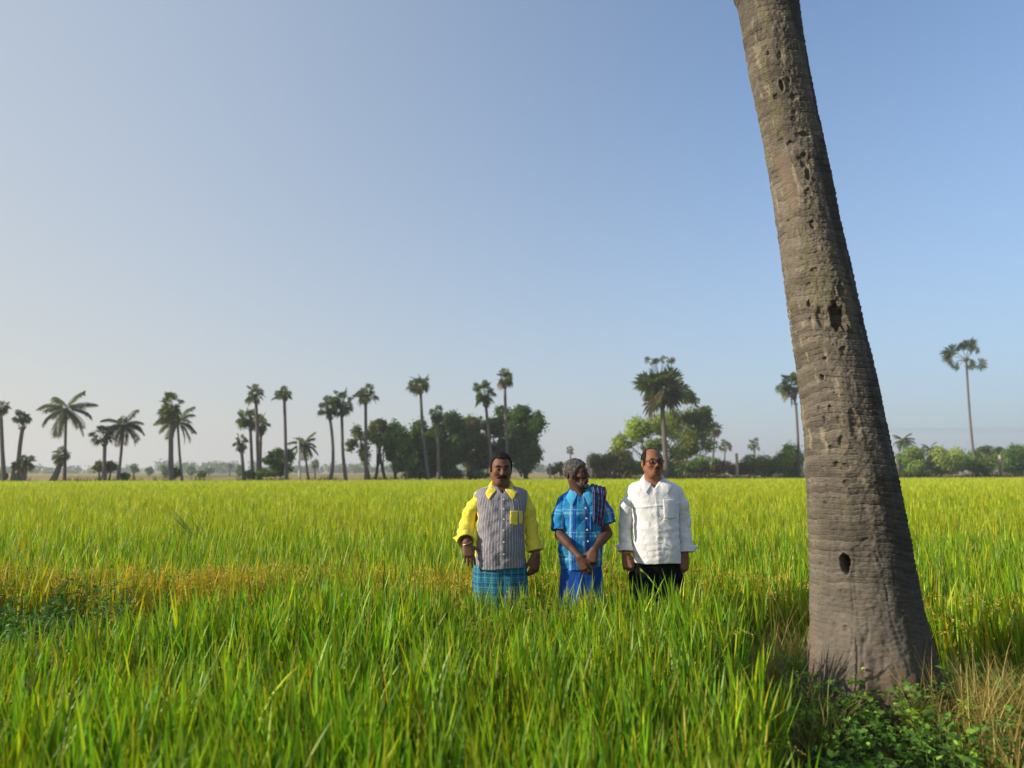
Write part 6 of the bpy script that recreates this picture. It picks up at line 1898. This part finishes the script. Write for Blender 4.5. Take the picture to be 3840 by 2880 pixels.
# glasses
mm = NT("glasses_frame"); M_GFR = mm.done(mm.bsdf((.016, .010, .008), .3, .5))
mb = MB()
for s in (-1, 1):
    a = np.linspace(0, 2 * np.pi, 25); ex = 0.72
    lx = np.sign(np.cos(a)) * np.abs(np.cos(a)) ** ex * .0255; lz = np.sign(np.sin(a)) * np.abs(np.sin(a)) ** ex * .0165
    lz = lz * np.where(lz < 0, 1.05, .95)
    P = np.array([H3.p(s * .033 + lx[i] * 1.0, -.1045 + .10 * (abs(s * .033 + lx[i]) / .06) ** 2 * .12, .002 + lz[i]) for i in range(25)])
    mb.tube(P, .0028, 6, (0, 0, 0), False)
    mb.tube(np.array([H3.p(s * .0585, -.0935, .010), H3.p(s * .0705, -.080, .010), H3.p(s * .079, -.02, .008), H3.p(s * .081, .012, .004)]), .0021, 6, (0, 0, 0))
mb.tube(np.array([H3.p(-.0085, -.1045, .008), H3.p(0, -.107, .0105), H3.p(.0085, -.1045, .008)]), .0020, 6, (0, 0, 0))
g = mb.build("glasses", M_GFR, P3)
m = NT("white_linen"); v, u, w = uvw(m)
f = m.noise(m.obj(), 34.0, 4.0, .6)
c = m.mix(m.math("MULTIPLY", f, .3), (.74, .735, .75), (.66, .66, .69))
c = m.mix(m.math("MULTIPLY", stripes(m, u, .0065, 0.0, .16), .12), c, (.5, .5, .54))
c = m.mix(m.math("MULTIPLY", band(m, m.math("ABSOLUTE", m.math("ADD", u, -.006)), .0145, .0165), .30), c, (.35, .35, .39))
M_WHT = m.done(m.bsdf(c, .85, .12, cloth_bump(m, 11.0, .36, .020), **{"Sheen Weight": .1}))
V3 = rel(2456, 1832, -.10, O3); zh3 = rel(2450, 2112, -.1, O3)[2]


def hem3(x, y):
    return zh3 + .006 * np.sin(x * 18) - .010 * np.clip((x - st3[0, 1]) / .15, -1, 1) * (x > st3[0, 1])


def fold3(x, y, z):
    zz = z - zh3
    a = .0035 * np.sin((z * 1.0 - np.abs(x - st3[0, 1]) * .45) * 110 + 3 * vnoise(x * 6, y * 3, z * 5, 63)) * np.clip(.26 - np.abs(zz - .10), 0, .2) * 4 * np.clip(vnoise(x * 7, 0 * y, z * 6, 64) + .4, 0, 1)
    a = a - .0045 * np.exp(-((zz - .375 - .012 * np.sin(x * 9)) / .006) ** 2) * (y < 0)          # chest seam fold
    return a - .0035 * np.exp(-((x - V3[0] - .004) / .014) ** 2) * (y < 0)


SH3 = shirt_torso("shirt", st3, M_WHT, P3, 61, V3, .85, -.02, hem3, .0042, fold3)
sl = [rel(2376, 1847, .004, O3), rel(2352, 1900, .012, O3), rel(2347, 1962, .024, O3), rel(2345, 2020, .0, O3), rel(2346, 2056, -.018, O3)]
sleeve("sleeve", sl, [.048, .047, .045, .044, .044], M_WHT, SH3, 65, .006)
dl_ = (sl[-1] - sl[-2]) / np.linalg.norm(sl[-1] - sl[-2])
cuff("cuff", sl[-1] - dl_ * .026, sl[-1] + dl_ * .022, .050, .053, M_WHT, SH3, 66, [(sl[-1] + np.array([-.03, 0, .01]), sl[-1] + np.array([-.064, .0, .014]), .018)])
sr = [rel(2534, 1846, .004, O3), rel(2555, 1898, .012, O3), rel(2563, 1960, .024, O3), rel(2569, 2022, .0, O3), rel(2572, 2058, -.012, O3)]
sleeve("sleeve", sr, [.048, .047, .045, .044, .044], M_WHT, SH3, 67, .006)
dr_ = (sr[-1] - sr[-2]) / np.linalg.norm(sr[-1] - sr[-2])
cuff("cuff", sr[-1] - dr_ * .026, sr[-1] + dr_ * .022, .050, .053, M_WHT, SH3, 68, [(sr[-1] + np.array([.03, 0, .008]), sr[-1] + np.array([.085, -.005, .014]), .020)])
collar("collar", rel(2451, 1820, .016, O3), rel(2452, 1826, 0, O3)[2], rel(2450, 1788, 0, O3)[2], .061, .063, V3[0], M_WHT, SH3, .054, (.044, .036), .030, .40, .06, st3)
pa, pb = rel(2486, 1872, -.12, O3), rel(2535, 1942, -.12, O3)
patch("pocket", st3, pa[0], pb[0], pb[2], pa[2], M_WHT, SH3, .006, lambda u: -.008 * (1 - abs(2 * u - 1)))
for Y in (1862, 1900, 1940, 1982, 2026):
    q = rel(2461, Y, 0, O3); disc("button", (q[0], front_y(st3, q[0], q[2]) - .005, q[2]), (0, -1, .05), .0052, .003, M_BTN, SH3)
M_BLK = plain_cloth("black_twill", (.005, .005, .006), .9, 12.0, .6, .025, .05, 0.0)
lo, hi = (-.22, -.2, -.0), (.22, .2, 1.06); F = Field(lo, hi, .0065)
zt = rel(2450, 2085, 0, O3)[2]
F.op(torso_fn(stations([(2075, 2380, 2546, .112, -.008), (2130, 2377, 2550, .120, -.004), (2200, 2376, 2552, .122, 0), (2240, 2380, 2548, .115, 0)], PD, O3), 0, 2.4), (-.25, -.2, .6), (.25, .2, 1.06))
for s in (-1, 1): F.chain([(s * .088, 0, .82), (s * .092, -.005, .48), (s * .092, .02, .10)], [.100, .085, .068], .03)
s_, x, y, z = F.sub(lo, hi); F.d[s_] += .006 * fbm(x * 9, y * 9, z * 6, 70, 2)
shirt_part("trousers", F, M_BLK, P3)
M_THR = plain_cloth("orange_thread", (.62, .26, .07), .8, 60, .3, .003)
ring("wrist_thread", cL[2] + d3L * -.004, d3L, .0305, .0042, M_THR, P3)
# the rice leaf he holds
tipm = (tipsL[0] + thL[2]) / 2
e = rel(2462, 2206, -.24, O3); t = np.linspace(0, 1, 14)[:, None]
a0 = tipm + np.array([-.012, .004, .012])
P = a0 * (1 - t) + e * t; P[:, 2] += .030 * np.sin(np.pi * t[:, 0]); wd_ = np.array([.25, -.5, .9]); wd_ /= np.linalg.norm(wd_)
hw = (.0075 * np.clip(t / .15, .45, 1) * np.clip((1.02 - t) / .55, 0, 1) ** .8)
V = np.stack([P - hw * wd_, P + np.array([0, .0025, 0.0]), P + hw * wd_], 1).reshape(-1, 3)
i = np.arange(13)[:, None] * 3; j = np.arange(2)[None]
q = np.stack([i + j, i + j + 1, i + j + 4, i + j + 3], -1).reshape(-1, 4)
lf = link("rice_leaf", np_mesh("rice_leaf", V - a0, q, None, np.repeat(np.array([[.24, .40, .06]]), len(V), 0)), M_RICE)
lf.location = O3 + a0; tag(lf, "long rice leaf held in the fingers of the man in white", "leaf")
# ------------------------------------------------------------------ air
mb = MB(); mb.box((-1100, -60, -3), (1100, 1100, 24))
hzm = bpy.data.materials.new("air"); hzm.use_nodes = True
ht = hzm.node_tree; ht.nodes.clear()
ho = ht.nodes.new("ShaderNodeOutputMaterial"); hv = ht.nodes.new("ShaderNodeVolumePrincipled")
hv.inputs["Color"].default_value = (0.92, 0.95, 1.0, 1); hv.inputs["Density"].default_value = 0.00075; hv.inputs["Anisotropy"].default_value = 0.2
ht.links.new(hv.outputs[0], ho.inputs["Volume"])
o = mb.build("haze", hzm, None, False); tag(o, "thin dusty haze over the fields paling the far trees", "haze", kind="stuff")
scene.cycles.volume_bounces = 0
